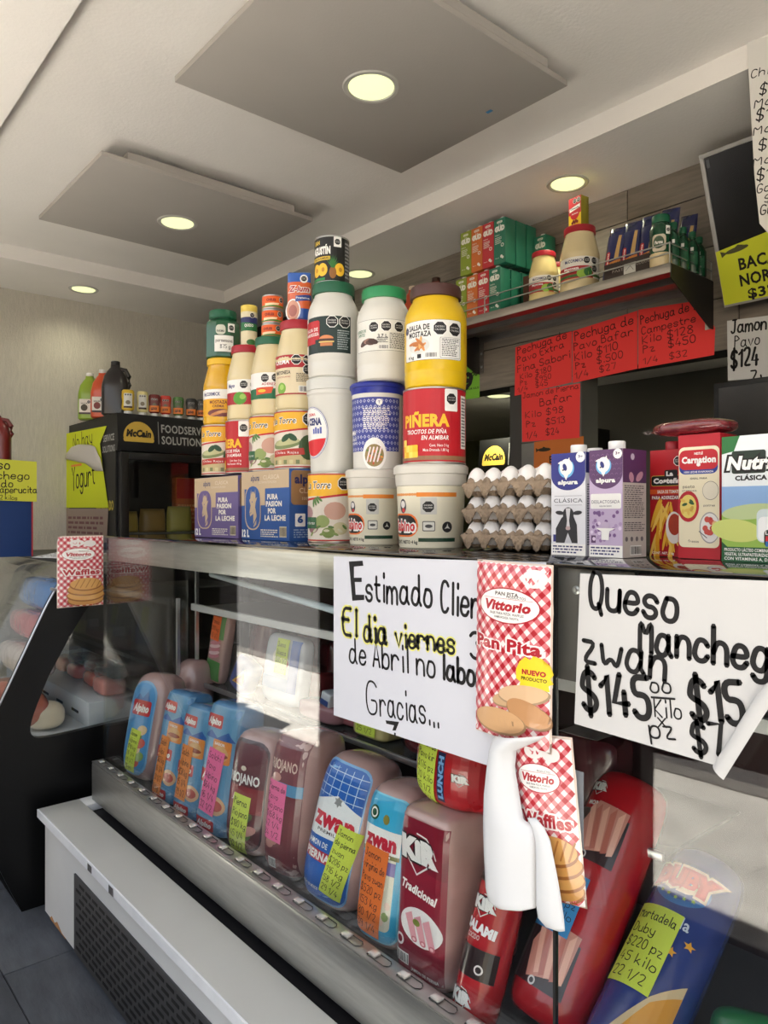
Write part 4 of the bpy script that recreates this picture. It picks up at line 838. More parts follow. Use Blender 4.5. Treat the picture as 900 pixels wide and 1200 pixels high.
# ================================================================ STEEL WALL SHELF
ZSH = 2.34; YSF = 2.41; xs0, xs1 = -3.3, -1.297
sh = E('wall_shelf', 'stainless steel wall shelf with a two-bar guard rail holding cartons and jars', 'shelf', (xs0, YB-.0085, ZSH))
sx = lambda name, x0, x1, y0, y1, z0, z1, m, bev=0, par=None: bx(name, x0-xs0, x1-xs0, y0-YB+.0085, y1-YB+.0085, z0-ZSH, z1-ZSH, m, par or sh, bev)
M_dst = mat('dull_stainless', (150,147,142), .42, .85, var=.14, vscale=8, stretch=(1,10,10))
sx('top', xs0, xs1, YSF, YB-.01, ZSH-.003, ZSH, M_dst); sx('front_lip', xs0, xs1, YSF-.003, YSF+.001, ZSH-.034, ZSH+.0, M_dst, .001)
sx('return_lip', xs0, xs1, YSF+.001, YSF+.05, ZSH-.034, ZSH-.031, mat('red_strip', (170,24,34), .4)); sx('back_flange', xs0, xs1, YB-.014, YB-.009, ZSH-.03, ZSH, M_dst)  # red strip along the underside of the front lip
sx('stiffener', xs0, xs1, 2.55, 2.60, ZSH-.03, ZSH-.003, M_dst)
def bracket(x, fx=.003):
    o = prism('bracket', [(YSF-YB+.0085, 0), (YSF-YB+.0085, -.05), (-.03, -.178), (-.001, -.178), (-.001, 0)], [], 'x', 0, .003, mat('bracket_steel', (70,68,66), .4, .7), sh); o.location = (x-xs0, 0, -.003)
    f = bx('bracket_flange', fx, fx+.025, -.004, -.001, -.175, -.02, M_dst, o)
    for z in (-.08, -.145): b = lathe('bolt', [(.001,0),(.005,0),(.007,-.002),(.007,-.003)], M_alu, f, 12); b.rotation_euler = (PI/2,0,0); b.location = (fx+.013,-.006,z)
bracket(xs1-.001, -.028); bracket(X(560, YB-.02)); 
M_wire = mat('guard_wire', (176,176,172), .3, .85)
for zz in (.035, .070): tube('guard_bar', [(0.02,.002+YSF-YB+.0085,zz),(xs1-xs0-.004,.002+YSF-YB+.0085,zz),(xs1-xs0-.004,-.004,zz)], .0028, M_wire, sh)
for x in (.1, .45, .85, 1.15, xs1-xs0-.004): tube('guard_post', [(x,YSF-YB+.0105,-.001),(x,YSF-YB+.0105,.073)], .0028, M_wire, sh)
tube('guard_post', [(xs1-xs0-.004,-.005,-.001),(xs1-xs0-.004,-.005,.073)], .0028, M_wire, sh)
# plant drink cartons
def fr_gud(col):
    def f(c, w, h):
        c.rect(-w/2, 0, w/2, h, col); c.rr(-w*.24, h*.90, w*.24, h*.95, w*.07, (226,226,216)); c.txt('PLANT', 0, h*.925, h*.022, col, w*.34, .02)
        c.txt('GUD', 0, h*.78, h*.10, (232,232,222), w*.8, .1); c.ell(-w*.05, h*.86, w*.035, w*.035, (232,232,222), 10); c.ell(w*.09, h*.86, w*.035, w*.035, (232,232,222), 10)
        c.txt('BEBIDA', -w*.2, h*.64, h*.03, (226,226,216), w*.4, .0); c.para(-w*.4, h*.44, w*.2, h*.6, 5, (220,220,210), 3); c.ell(w*.24, h*.4, w*.13, w*.13, (230,230,220), 14); c.ell(w*.24, h*.4, w*.08, w*.08, col, 10)
        c.txt('946 ml', -w*.22, h*.13, h*.02, (226,226,216), w*.3); c.ell(w*.16, h*.15, w*.11, h*.035, (232,232,226), 10, .4); c.ell(w*.27, h*.12, w*.1, h*.03, (232,232,226), 10, -.4)
    return f
YG_ = 2.435; gw = .066
cols = {'lime green': (138,158,52), 'orange': (206,112,50), 'red': (190,50,58), 'teal green': (40,116,92)}
def gud(col, x, y, z, lab, grp=None, cap=False, tip=0):
    e = E('drink_carton', lab, 'carton', (x, y, z), 0, grp); m = mat('carton_'+str(cols[col]), cols[col], .4)
    bx('box', -gw/2+.001, gw/2-.001, 0, .066, 0, .192, m, e, .002)
    lathe('cap', [(.011,.192),(.012,.193),(.012,.203),(.008,.205)], M_cap, e, 20, loc=(0,.024,0))
    c = Cv(); fr_gud(cols[col])(c, gw-.003, .192); c.build('front_print', front(0), e, PRINT)
    return e
xb0 = X(573, YG_)+gw/2
for i, col in enumerate(('teal green', 'red', 'orange', 'lime green')):
    gud(col, xb0-i*gw*1.0, YG_, ZSH+.0005, '%s plant drink carton in the bottom row on the shelf%s' % (col, ', frontmost' if col == 'teal green' else ''))
    gud(col, xb0-i*gw*1.0+.024, YG_+.004, ZSH+.207, '%s plant drink carton in the upper row on the shelf%s' % (col, ', frontmost' if col == 'teal green' else ''))
for k in (1, 2, 3): gud('teal green', xb0+.003*k, YG_+.069*k, ZSH+.0005, 'teal green plant drink carton, number %d back behind the frontmost of the bottom row' % k, 'teal cartons queued behind, bottom row')
for k in (1, 2): gud('teal green', xb0+.024+.002*k, YG_+.004+.069*k, ZSH+.207, 'teal green plant drink carton, number %d back behind the frontmost of the upper row' % k, 'teal cartons queued behind, upper row')
for k in range(2): gud('teal green', X(619, 2.63)+k*gw, 2.63, ZSH+.16, 'teal green plant drink carton behind the small mayonnaise jar, %s of the pair' % ('left' if k == 0 else 'right'))
bx('carton_tray', xb0+.07, xb0+.16, 2.54, 2.70, ZSH, ZSH+.159, mat('brown_card', (84,52,40), .8)); tag(bpy.data.objects['carton_tray'], 'dark brown cardboard tray carrying two teal cartons behind the small mayonnaise jar', 'cardboard tray')
# mayonnaise on the shelf
def lab_shelf(c, R, H):
    w = R*1.4; c.rect(-w, H*.18, w, H*.5, (232,228,220)); c.rect(-w, H*.18, w*.5, H*.36, (176,34,44)); c.rect(-w, H*.2, w, H*.24, (60,110,50)); c.txt('McCORMICK', -R*.3, H*.44, H*.045, (30,40,100), R*1.0, .03); c.txt('Mayonesa', -R*.45, H*.33, H*.04, W_, R*.8, .03); c.ell(R*.15, H*.25, R*.3, H*.075, (150,190,70)); c.ell(R*.42, H*.27, R*.22, H*.07, (50,110,50)); octs(c, ((R*.35,H*.44),(R*.78,H*.44),(R*.78,H*.32)), R*.2)
def shelfjar(l, r, y, H, lab, m=None, lid=None):
    x, R = Rnd(l, r, y); e = E('mayonnaise_jar', lab, 'jar', (x, y, ZSH+.0005), face(x, y)); mayo_jar(e, R*1.0, H, lid or M_lid_r, lab_shelf, m); return x
M_mayo2 = mat('yellow_mayonnaise', (222,202,140), .25, coat=.6)
shelfjar(619.5, 655, 2.50, .212, 'small mayonnaise jar with red lid at the guard rail beside the teal cartons', M_mayo2)
xm = shelfjar(656, 703, 2.50, .262, 'large mayonnaise jar with red lid at the middle of the shelf')
shelfjar(636, 670, 2.63, .20, 'mayonnaise jar half hidden between the small and the large one', M_mayo2)
e = E('cube_box', 'small red and yellow carton standing on the lid of the large shelf jar', 'carton', (xm-.005, 2.475, ZSH+.2632), -.1)
wq, hq = .062, .122; bx('box', -wq/2, wq/2, 0, .045, 0, hq, mat('olive_yellow_card', (150,140,40), .45), e, .001)
c = Cv(); c.rect(-wq/2,0,wq/2,hq,(226,196,40)); c.rect(-wq/2,hq*.45,wq/2,hq,(190,30,40)); c.ell(0,hq*.45,wq*.36,hq*.18,(190,30,40),20); c.poly([(-wq*.42,hq*.54),(wq*.42,hq*.62),(wq*.42,hq*.74),(-wq*.42,hq*.66)], W_); c.txt('Comanche', 0, hq*.645, hq*.06, (30,30,60), wq*.7, .03); octs(c, ((-wq*.0,hq*.87),(wq*.3,hq*.87)), wq*.16)
c.txt('Achiote', 0, hq*.47, hq*.05, W_, wq*.5, .02)
for i in range(5): c.ell(wq*(-.2+.1*i), hq*(.18+.04*(i % 2)), wq*.09, hq*.05, (110,40,30), 10, .5)
c.build('front_print', front(0), e, PRINT)
# pasta bags
def lab_pasta(c):
    c.rect(-.034,.002,.034,.172,(30,38,90)); c.poly([(-.034,.06),(.034,.08),(.034,.045),(.0,.02),(-.034,.04)], (206,126,50)); c.poly([(.01,.08),(.026,.08),(.026,.17),(.016,.17)], (196,160,100))
    c.rr(-.026,.045,-.008,.11,.008,(190,34,40)); c.txt('Moderna', -.017, .078, .009, W_, .052, .03, 0, PI/2)
    for i in range(4): c.line([(-.0+.006*i,.02),(.01+.006*i,.07)], .003, (226,160,80))
bagx = [(701, 729), (722, 746), (742, 767), (762, 783)]
disp = E('display_box', 'low dark display carton under the blue pasta bags', 'cardboard box', (X(708, 2.43), 2.43, ZSH+.0005)); wd = X(771,2.43)-X(708,2.43)
for a in ((0,wd,0,.002,0,.062),(0,wd,.11,.112,0,.062),(0,.002,.002,.11,0,.062),(wd-.002,wd,.002,.11,0,.062),(0,wd,0,.112,0,.002)): bx('panel', *a, mat('black_brown_card', (52,42,38), .7), disp)
c = Cv(); c.txt('PASTA', wd*.3, .03, .010, (150,140,130), .06, .02); c.txt('MODERNA', wd*.72, .036, .010, (150,140,130), .07, .02); c.rect(wd*.38,.008,wd*.6,.045,(196,196,190)); c.line([(wd*.42,.02),(wd*.5,.035),(wd*.56,.018)],.002,(90,90,90)); c.build('front_print', front(0), disp, PRINT)
for i, (a, b) in enumerate(bagx):
    x0, x1 = X(a, 2.47), X(b, 2.47); e = E('pasta_bag', ['first', 'second', 'third', 'fourth'][i]+' dark blue pasta bag from the large mayonnaise jar on the shelf', 'bag', ((x0+x1)/2, 2.48+.004*i, ZSH+.012), 0, 'blue pasta bags')
    e.rotation_euler = (-.08, [.10, .07, .05, .12][i], 0); pouch(e, .076, .205+.004*i, .035, mat('blue_pasta_film', (28,34,80), .22, coat=.6), lab_pasta)
e = E('pasta_bag', 'dark blue pasta bag tip sticking up behind the green bottles', 'bag', (X(800, 2.60), 2.60, ZSH+.012)); e.rotation_euler = (-.05, .1, 0); pouch(e, .07, .215, .03, mat('blue_pasta_film', (28,34,80)), lab_pasta)
# grated cheese bottles
M_gb = mat('green_bottle', (20,72,46), .25, coat=.6)
def gbottle(x, y, R, H, lab, big, grp=None):
    e = E('cheese_bottle', lab, 'bottle', (x, y, ZSH+.0005), face(x, y), grp)
    if big:
        lathe('body', [(R*.92,0),(R,.005),(R,H*.26)], mat('cheese_in_jar', (212,194,150), .4, coat=.5), e, 12)
        lathe('sleeve', [(R,H*.26),(R*1.01,H*.27),(R*1.01,H*.72),(R*.8,H*.84),(R*.7,H*.86)], M_gb, e, 32); lathe('lid', [(R*.78,H*.86),(R*.8,H*.87),(R*.8,H*.98),(R*.76,H)], M_lid_g, e, 40, flute=(H*.85,H*.97,2,.02))
        c = Cv(); c.rr(-R*.8, H*.28, R*.45, H*.6, R*.3, (206,196,176)); c.ell(-R*.2, H*.45, R*.5, H*.12, (60,84,60), 20); c.txt('Parma', -R*.2, H*.45, H*.06, W_, R*.7, .04, .2); c.rr(R*.45,H*.6,R*.9,H*.76,.002,W_); c.oct(R*.67,H*.68,R*.2,False); c.build('label', cyl(R*1.012), e, PRINT, cu=.01)
    else:
        lathe('body', [(R*.92,0),(R,.005),(R,H*.62),(R*.6,H*.78),(R*.42,H*.82),(R*.42,H*.86)], M_gb, e, 28); lathe('cap', [(R*.5,H*.86),(R*.52,H*.87),(R*.52,H*.99),(R*.48,H)], M_lid_g, e, 28); c = Cv(); c.rect(-R*.8,H*.2,R*.8,H*.5,(30,90,60)); c.rr(-R*.2,H*.52,R*.2,H*.6,.001,W_); c.build('label', cyl(R+.0003), e, PRINT, cu=.008)
x, R = Rnd(761, 788, 2.45); gbottle(x, 2.45, R, .185, 'large green-sleeved cheese jar at the front corner of the shelf', True)
for i, (px, y, H) in enumerate(((789, 2.49, .165), (800, 2.545, .16), (811, 2.60, .155), (819, 2.655, .15))):
    gbottle(X(px, y), y, .026, H, ['first', 'second', 'third', 'fourth'][i]+' small green bottle behind the corner jar, counting towards the wall', False)
# jugs at the far end of the shelf
def jug(x, y, z, H, col, capc, lab, rz=0, label=None, s=1.0, rot=0):
    e = E('sauce_jug', lab, 'jug', (x, y, z), rz); m = mat('jug_'+str(col), col, .3, coat=.3)
    a, b = .062*s, .05*s; bm = bmesh.new(); rings = []
    for t, k in ((0,.9),(.02,1),(.5,1),(.56,.97),(.72,.82),(.84,.5),(.88,.36),(.93,.34)):
        rings.append([bm.verts.new((a*k*(1 if True else 0)*math.copysign(abs(math.cos(q))**.6, math.cos(q)), b*k*math.copysign(abs(math.sin(q))**.6, math.sin(q)), H*t)) for q in [2*PI*i/24 for i in range(24)]])
    for p_, q_ in zip(rings, rings[1:]):
        for i in range(24): bm.faces.new((p_[i], p_[(i+1)%24], q_[(i+1)%24], q_[i]))
    bm.faces.new(rings[0]); bm.faces.new(rings[-1]); fin('body', bm, m, e, 40)
    tube('handle', [(a*.25,0,H*.86),(a*.75,0,H*.84),(a*1.0,0,H*.72),(a*1.02,0,H*.58),(a*.85,0,H*.5)], .011*s, m, e, 10)
    lathe('cap', [(.019*s,H*.925),(.021*s,H*.93),(.021*s,H*.99),(.018*s,H)], mat('cap_'+str(capc), capc, .4), e, 28, flute=(H*.92,H*.985,2,.03))
    if label:
        c = Cv(); c.rect(-a*.75, H*.1, a*.75, H*.42, (226,220,206)); octs(c, ((a*.1,H*.36),(a*.5,H*.36),(a*.5,H*.27)), a*.17); c.ell(-a*.3,H*.24,a*.3,H*.07,label); c.rect(-a*.75,H*.1,a*.75,H*.14,(60,40,40)); c.txt('SALSA', -a*.3, H*.33, H*.03, K_, a*.6, .02); c.build('label', front(-b-.0004), e, PRINT)
    return e
for px, y, H, col, cc, lab in ((511,2.52,.275,(104,44,32),(60,36,30),'dark brown sauce jug behind the yellow jar on the shelf end'),(484,2.50,.262,(184,72,40),(220,200,180),'orange-red sauce jug left of the brown one on the shelf'),(462,2.52,.25,(226,220,200),(230,228,222),'pale jug with white cap hidden behind the green-lidded jar'),(423,2.52,.23,(120,160,50),(226,226,216),'lime green jug seen between the white gallon jars')):
    jug(X(px, y), y, ZSH+.0005, H, col, cc, lab, .5 if px > 430 else 0)
# ================================================================ WALL SIGNS, SCREEN
Rd = (255,66,64)
def sheet(name, lab, cat, quad, y, col, lines, m=PAPER, thick=.0005, extra=None, wv=0, th=.0006, pw=.10):
    """paper fixed to a plane of constant y; quad and lines are placed on that plane in x, z"""
    q = [P(a, b, y=y) for a, b in quad]; o = q[0]; e = E(name, lab, cat, (o.x, y, o.z))
    loc = lambda a, b: (P(a, b, y=y).x-o.x, P(a, b, y=y).z-o.z)
    prism('paper', [(v.x-o.x, v.z-o.z) for v in q], [], 'y', 0, .0004, mat('paper_'+str(col), col, .75), e)
    c = Cv()
    for L in lines:
        t, a, b, h = L[:4]; kw = L[4] if len(L) > 4 else {}
        h = h*(.78 if col == Rd else 1); p0, p1_ = loc(*a), loc(*b); top_ = loc(a[0], a[1]-h); c.hw(t, *p0, *p1_, top_[1]-p0[1], kw.get('col', K_), kw.get('w', pw), kw.get('slant', 0), kw.get('jit', .25))
    if extra: extra(c, loc)
    if c.it: c.build('writing', lambda u, v, o_: Vector((u, -o_, v)), e, m)
    return e
yw = YB-.0095
sheet('price_sign', 'red price sign for turkey breast, leftmost of the upper three', 'sign', [(604,407),(670,388),(670,448),(603,464)], yw, Rd, [('Pechuga de',(607,416),(664,396),11),('Pavo Extra',(607,426),(661,407),10),('Fina Sabori',(607,437),(668,419),10),('Kilo $180',(610,445),(646,435),8),('Pz   $950',(610,452),(646,443),7),('1/4   $45',(607,460),(642,451),7)])
sheet('price_sign', 'red price sign in the middle of the upper three, showing $110', 'sign', [(671,388),(747,364),(747,432),(671,449)], yw-.0005, Rd, [('Pechuga de',(674,399),(742,379),13),('Pavo Bafar',(673,411),(742,392),11),('Kilo $110',(674,423),(724,409),11),('Pz   $.500',(675,433),(730,419),10),('1/4   $27',(674,444),(722,432),9)])
sheet('price_sign', 'red price sign showing $128, rightmost of the upper three', 'sign', [(748,363),(819,352),(838,384),(837,416),(748,432)], yw, Rd, [('Pechuga de la',(751,380),(821,361),13),('Campestre',(752,392),(815,377),11),('Kilo $128',(753,403),(812,390),11),('Pz   $450',(754,414),(815,401),11),('1/4   $32',(754,427),(805,417),9)])
sheet('price_sign', 'red price sign hanging below the others, showing $98', 'sign', [(611,461),(680,449),(679,513),(612,518)], yw-.001, Rd, [('Jamon de Pierna',(613,467),(678,455),8),('Bafar',(633,476),(670,469),11),('Kilo $98',(616,490),(660,483),9),('Pz   $513',(617,501),(662,495),9),('1/4   $24',(617,514),(655,508),9)])
def fish(c, loc, a, b, col=(60,50,30)):
    x0, z0 = loc(*a); x1, z1 = loc(*b); L = x1-x0; m_ = (z0+z1)/2
    c.ell(x0+L*.55, m_, L*.42, L*.10, col, 20); c.poly([(x0+L*.2,m_),(x0,m_+L*.12),(x0+L*.02,m_-L*.12)], col); c.poly([(x0+L*.4,m_+L*.08),(x0+L*.5,m_+L*.16),(x0+L*.7,m_+L*.08)], col)
sheet('price_sign', 'orange price sign with a fish, half hidden behind the milk cartons', 'sign', [(626,518),(684,511),(684,575),(625,580)], yw-.0005, (214,120,50), [], extra=lambda c, loc: (fish(c, loc, (628,526), (646,528)), c.txt('BACALAO', loc(656,536)[0]+.03, loc(650,538)[1], .03, K_, .17, .03), c.txt('NORUEGO', loc(656,536)[0]+.03, loc(650,556)[1], .03, K_, .17, .03)))
sheet('price_sign', 'bright green price sign at the lintel, half hidden by the yellow jar', 'sign', [(500,425),(562,412),(562,466),(500,474)], yw, (130,200,60), [], extra=lambda c, loc: (c.txt('9', loc(548.5,441)[0], loc(548.5,446)[1], .075, K_, .055, .06), c.txt('00', loc(556,441)[0], loc(556,438)[1], .022, K_, .04, .03), c.txt('PRECIO POR KILO', loc(549,456)[0], loc(549,456)[1], .010, K_, .14, .02)))
sheet('price_sign', 'white price sign for turkey ham under the tilted screen', 'sign', [(852,376),(960,362),(960,438),(853,446)], 2.66, (206,206,204), [('Jamon de',(857,391),(920,382),15,{'w':.14}),('Pavo',(861,407),(890,403),13),('$124',(857,431),(888,427),20,{'w':.14}),('Zwan',(880,449),(930,443),14,{'w':.14})])
q = sheet('price_list', 'long white handwritten price list hanging from the ceiling border at the right edge', 'sign', [(875,49),(985,20),(985,262),(906,280),(890,262),(884,205),(881,150)], 2.255, (222,220,214), [('Chile',(880,92),(914,82),9,{'w':.13}),('$ 95',(890,111),(925,103),12,{'w':.13}),('Mole',(884,127),(925,116),10,{'w':.13}),('$130',(886,142),(925,133),13,{'w':.13}),('Mole',(883,159),(925,148),10,{'w':.13}),('$115',(889,177),(925,168),12,{'w':.13}),('Mole',(883,195),(925,184),10,{'w':.13}),('$160',(887,212),(925,203),13,{'w':.13}),('Gordo',(887,227),(930,217),10,{'w':.13}),('$ 8',(896,238),(925,231),9,{'w':.13}),('Grano',(891,252),(935,243),11,{'w':.13})])
tv = E('wall_screen', 'dark flat screen tilted down in a pale frame above the counter', 'screen', (-1.222, 2.66, 2.215)); tv.rotation_euler = (-math.atan2(.19, .485)*-1, 0, 0)
Lh = math.hypot(.19, .485)
M_fr = mat('grey_screen_frame', (164,164,162), .4)
for a in ((0,.85,0,.014),(0,.85,Lh-.014,Lh),(0,.014,.014,Lh-.014),(.836,.85,.014,Lh-.014)): bx('frame', a[0], a[1], -.012, .02, a[2], a[3], M_fr, tv, .001)
bx('display', .014, .836, -.008, .02, .014, Lh-.014, mat('black_screen', (10,11,14), .22), tv); bx('back_shell', .1, .75, .02, .045, .08, Lh-.08, M_blk2, tv)
c = Cv(); c.rect(.02, Lh-.05, .03, Lh-.022, (70,74,80)); c.build('corner_mark', front(-.008), tv, PRINT)
bm_ = Cv(); bm_.poly([(.003,.008),(.42,.008),(.42,.245),(.003,.195)], (214,222,50)); e = E('fish_sign', 'yellow salt cod price sign taped over the foot of the tilted screen', 'sign', tv.location, 0, None, tuple(tv.rotation_euler))
bm_.ell(.075,.186,.040,.0085,(84,84,50),20,.1); bm_.poly([(.042,.182),(.018,.192),(.022,.170)], (84,84,50)); bm_.poly([(.065,.191),(.08,.201),(.10,.196)], (84,84,50))
bm_.txt('BACALAO', .185, .135, .038, K_, .22, .03); bm_.txt('NORUEGO', .185, .08, .038, K_, .23, .03); bm_.txt('$325', .15, .03, .032, K_, .12, .03); bm_.build('sheet', front(-.0128), e, PAPER)
e = E('dark_monitor', 'second dark screen below, seen behind the milk box at the right edge', 'screen', (X(836, 2.64), 2.64, 1.62)); bx('housing', 0, .7, 0, .05, 0, Z(840,449,2.64)-1.62, mat('black_housing', (24,24,26), .4), e, .004); bx('display', .02, .68, -.001, 0, .02, Z(840,449,2.64)-1.64, mat('black_screen'), e)
bx('stand', .3, .36, .01, .04, -.02, 0, M_blk2, e)
# ================================================================ fridges
def mcc_header(c, w, h):
    c.ell(.115, h*.36, .085, .088, (206,170,70), 30, 0, 0, 180); c.rr(.03, h*.24, .20, h*.37, .01, (206,170,70)); c.txt('McCain', .115, h*.48, h*.18, K_, .135, .06, .2); c.rect(.225, h*.22, .229, h*.84, (150,150,146));  
    c.txt('FOODSERVICE', .40, h*.66, h*.22, (176,176,172), .31, .02); c.txt('SOLUTIONS', .375, h*.34, h*.22, (176,176,172), .26, .02)
def fridge(loc, rz, W, D, H, zb, lab):
    e = E('merchandiser_fridge', lab, 'fridge', loc, rz); hh = .20      # local: x along the front, front at y=0, deep towards +y
    bx('cabinet', 0, W, .05, D, zb, H, mat('black_fridge_shell', (24,24,25), .5), e, .004) if False else None
    M = mat('black_fridge_shell', (22,22,23), .5)
    for a in ((0,.03,.02,D,zb,H-hh),(W-.03,W,.02,D,zb,H-hh),(0.03,W-.03,D-.03,D,zb,H-hh),(.03,W-.03,.02,D-.03,zb,zb+.1)): bx('wall_panel', *a, M, e)
    prism('header', [(-.0,H-hh),(-.015,H-hh+.05),(-.0,H),(D,H),(D,H-hh)], [], 'x', 0, W, M, e)
    c = Cv(); mcc_header(c, W, hh); c.build('header_print', lambda u, v, o: Vector((u, -.0155-o+.3*0+max(0, (v-.05)/.15)*.0145, H-hh+v)), e, PRINT, cv=.05)
    d = bx('door', .01, .055, -.03, .015, zb+.02, H-hh-.01, M_black, e, .003)
    for a in ((W-.055,W-.01,zb+.02,H-hh-.01),(.055,W-.055,H-hh-.05,H-hh-.01),(.055,W-.055,zb+.02,zb+.1)): bx('door_rail', a[0], a[1], -.03, .015, a[2], a[3], M_black, d, .002)
    bx('pane', .055, W-.055, -.012, -.006, zb+.1, H-hh-.05, GLASS, d)
    for z in (zb+.25, zb+.62, zb+.98, zb+1.30):
        if z < H-.4: bx('inner_shelf', .03, W-.03, .06, D-.04, z, z+.008, mat('wire_shelf', (90,90,92), .5, .5), e)
    return e
fy0 = P(137,483,x=-3.93).y
fr = fridge((-3.93, fy0, 0), PI/2, .80, .78, 2.015, .06, 'black glass-door fridge with a yellow half-round emblem on its header')
c = Cv(); c.txt('SERVICE', .20, 1.89, .035, (176,176,172), .16, .02); c.txt('SOLUTIONS', .20, 1.83, .035, (176,176,172), .18, .02); c.txt('CONGELADO', .14, 1.52, .05, (200,180,60), .26, .05); c.build('side_print', lambda u, v, o: Vector((-.0-o, u-.0, v)) if False else Vector((-o, .36-u if False else .02+(.30-u), v)), fr, PRINT)
# food inside the fridge (world places)
for i, (py_, pz, a, b, col, nm, lab) in enumerate(((1.61,1.38,.10,.05,(150,126,50),'frozen_bag','yellow bag of frozen food on the lowest visible fridge shelf, left'),(1.775,1.38,.12,.07,(130,100,44),'frozen_bag','ochre bag of frozen food on the fridge shelf, middle'),(1.94,1.38,.11,.06,(140,130,56),'frozen_bag','yellow-green bag of frozen food on the fridge shelf, right'))):
    e = E(nm, lab, 'bag', (-4.15, py_, 1.355-.03+.0)); e.rotation_euler = (0, 0, PI/2); e.location.z = 1.369; pouch(e, .16, .12+.015*i, .08, mat('film_'+str(col), col, .4), None)
e = E('frozen_box', 'orange frozen food carton standing in the fridge', 'carton', (-4.32, 2.08, 1.3695), PI/2); bx('box', -.08, .08, 0, .06, 0, .33, mat('orange_box', (190,90,40), .5), e, .002); c = Cv(); c.rect(-.075,.20,.075,.325,(190,30,36)); c.para(-.07,.04,.07,.17,5,(220,150,90)); c.build('front_print', front(0), e, PRINT)
fr2 = fridge((X(580, 3.25)-.115, 3.25, 0), 0, .80, .4, 1.905, .0, 'second black fridge in the back room, seen through the opening')
# sauce jugs and squeeze bottles on the fridge
def onf(px, x=-3.97): q = P(px, 480, x=x); return q.x, q.y
for px, dx, col, cc, s, H, lab, lb in ((97,-.42,(140,170,50),(230,230,226),1.0,.27,'lime green sauce jug at the back corner of the fridge top',(60,50,30)),(112,-.30,(214,84,44),(230,230,226),1.0,.275,'orange-red sauce jug on the fridge top beside the lime one',(120,40,30)),(129,-.14,(38,34,34),(24,24,24),1.15,.30,'dark brown sauce jug nearest on the fridge top',None)):
    q = P(px, 480, x=-3.93+dx); jug(q.x, q.y+(.04 if dx < -.2 else .03), 2.0155, H, col, cc, lab, PI/2-.5 if dx > -.2 else 1.0, lb, s)
sq = [((150,141,162),(216,180,40),'yellow'),((167,158,175),(226,214,150),'cream'),((181,174,190),(120,34,34),'dark red'),((194,188,201),(206,52,38),'bright red'),((209,202,217),(70,120,50),'green'),((224,217,232),(40,38,38),'black'),((236,231,243),(60,56,54),'dark grey')]
for i, ((px, a, b), col, nm) in enumerate(sq):
    q = P(px, 480, x=-3.985); R = .028 if i else .03; H = .135 if i < 2 else .125
    e = E('squeeze_bottle', nm+' upside-down squeeze bottle on the fridge top', 'bottle', (q.x, q.y, 2.0155), face(q.x, q.y))
    lathe('cap', [(R*.7,0),(R*.72,.002),(R*.72,.018),(R*.6,.02)], M_cap, e, 24)
    o = lathe('body', [(R*.6,.02),(R*.95,.028),(R,.04),(R*.9,.075),(R,.10),(R*.98,H-.008),(R*.8,H)], mat('sq_'+nm, col, .3, coat=.4), e, 28); o.scale = (1.12, .75, 1)
    c = Cv(); c.rr(-R*.7, .035, R*.7, H-.02, .006, (210,208,200) if i < 2 else tuple(int(k*.6+50) for k in col)); octs(c, tuple((R*(-.4+.4*j), H-.028) for j in range(3)), R*.2); c.rect(-R*.7,.035,R*.7,.045,(60,40,36))
    c.ell(0,.065,R*.4,.012,(120,110,90),12)
    if i > 1: c.rect(-R*.95, .028, R*.85, .062, (236,130,50)); c.txt('$58' if i == 4 else '$50', -R*.1, .045, .013, K_, R*1.0, .04)
    c.build('label', lambda u, v, o_, R=R: Vector((u*1.05, -R*.80-o_+.35*u*u/R*.75, v)), e, PRINT, cu=.008)
# ================================================================ INSIDE THE CASE: HAMS AND SAUSAGE LOGS
M_ham = mat('vacuum_packed_ham', (196,158,152), .22, coat=.8, bump=.25, bscale=18, var=.10, vscale=10)
M_film = mat('crumpled_clear_film', (190,176,176), .2, coat=1)
ZF = .4955
def puff(H, A, B, m=5, q=1.0):
    def s(v):
        t = max(-1, min(1, 2*v/H-1)); return max(.02, (1-abs(t)**m))**(1/m)
    return s
def ham_body(e, W, H, D, n, m_, mtl, name='body', seg=36, lv=18):
    s = puff(H, 0, 0, m_); bm = bmesh.new(); rings = []
    for j in range(lv+1):
        v = H*(.5-.5*math.cos(PI*j/lv)); k = s(v) if 0 < j < lv else .35
        rings.append([bm.verts.new((W/2*k*math.copysign(abs(math.cos(a))**(2/n), math.cos(a)), D/2*k*math.copysign(abs(math.sin(a))**(2/n), math.sin(a)), v)) for a in [2*PI*i/seg for i in range(seg)]])
    for p_, q_ in zip(rings, rings[1:]):
        for i in range(seg): bm.faces.new((p_[i], p_[(i+1) % seg], q_[(i+1) % seg], q_[i]))
    bm.faces.new(rings[0]); bm.faces.new(rings[-1]); fin(name, bm, mtl, e, 50)
    def f(u, v, o):
        k = s(v); a, b = W/2*k, D/2*k; x = min(.97, abs(u)/a); return Vector((u, -b*(1-x**n)**(1/n)-o-.0012, v))
    return f
def ham(name, lab, pxc, W, H, D, n, m_, lean, roll, yaw, mtl, fn, tagfn=None, y=1.035, z=ZF, cat='ham', x=None, group=None):
    yy = y+D/2*math.cos(lean); e = E(name, lab, cat, (X(pxc, y) if x is None else x, yy, z), 0, group, (-lean, roll, yaw))
    f = ham_body(e, W, H, D, n, m_, mtl)
    if fn: c = Cv(); fn(c, W, H); c.build('label', f, e, FILM, cu=W/12, cv=H/16)
    if tagfn: c = Cv(); tagfn(c, W, H); c.build('price_tag', lambda u, v, o: f(u, v, o)+Vector((0, -.0022, 0)), e, PAPER, cu=W/14, cv=H/18)
    return e
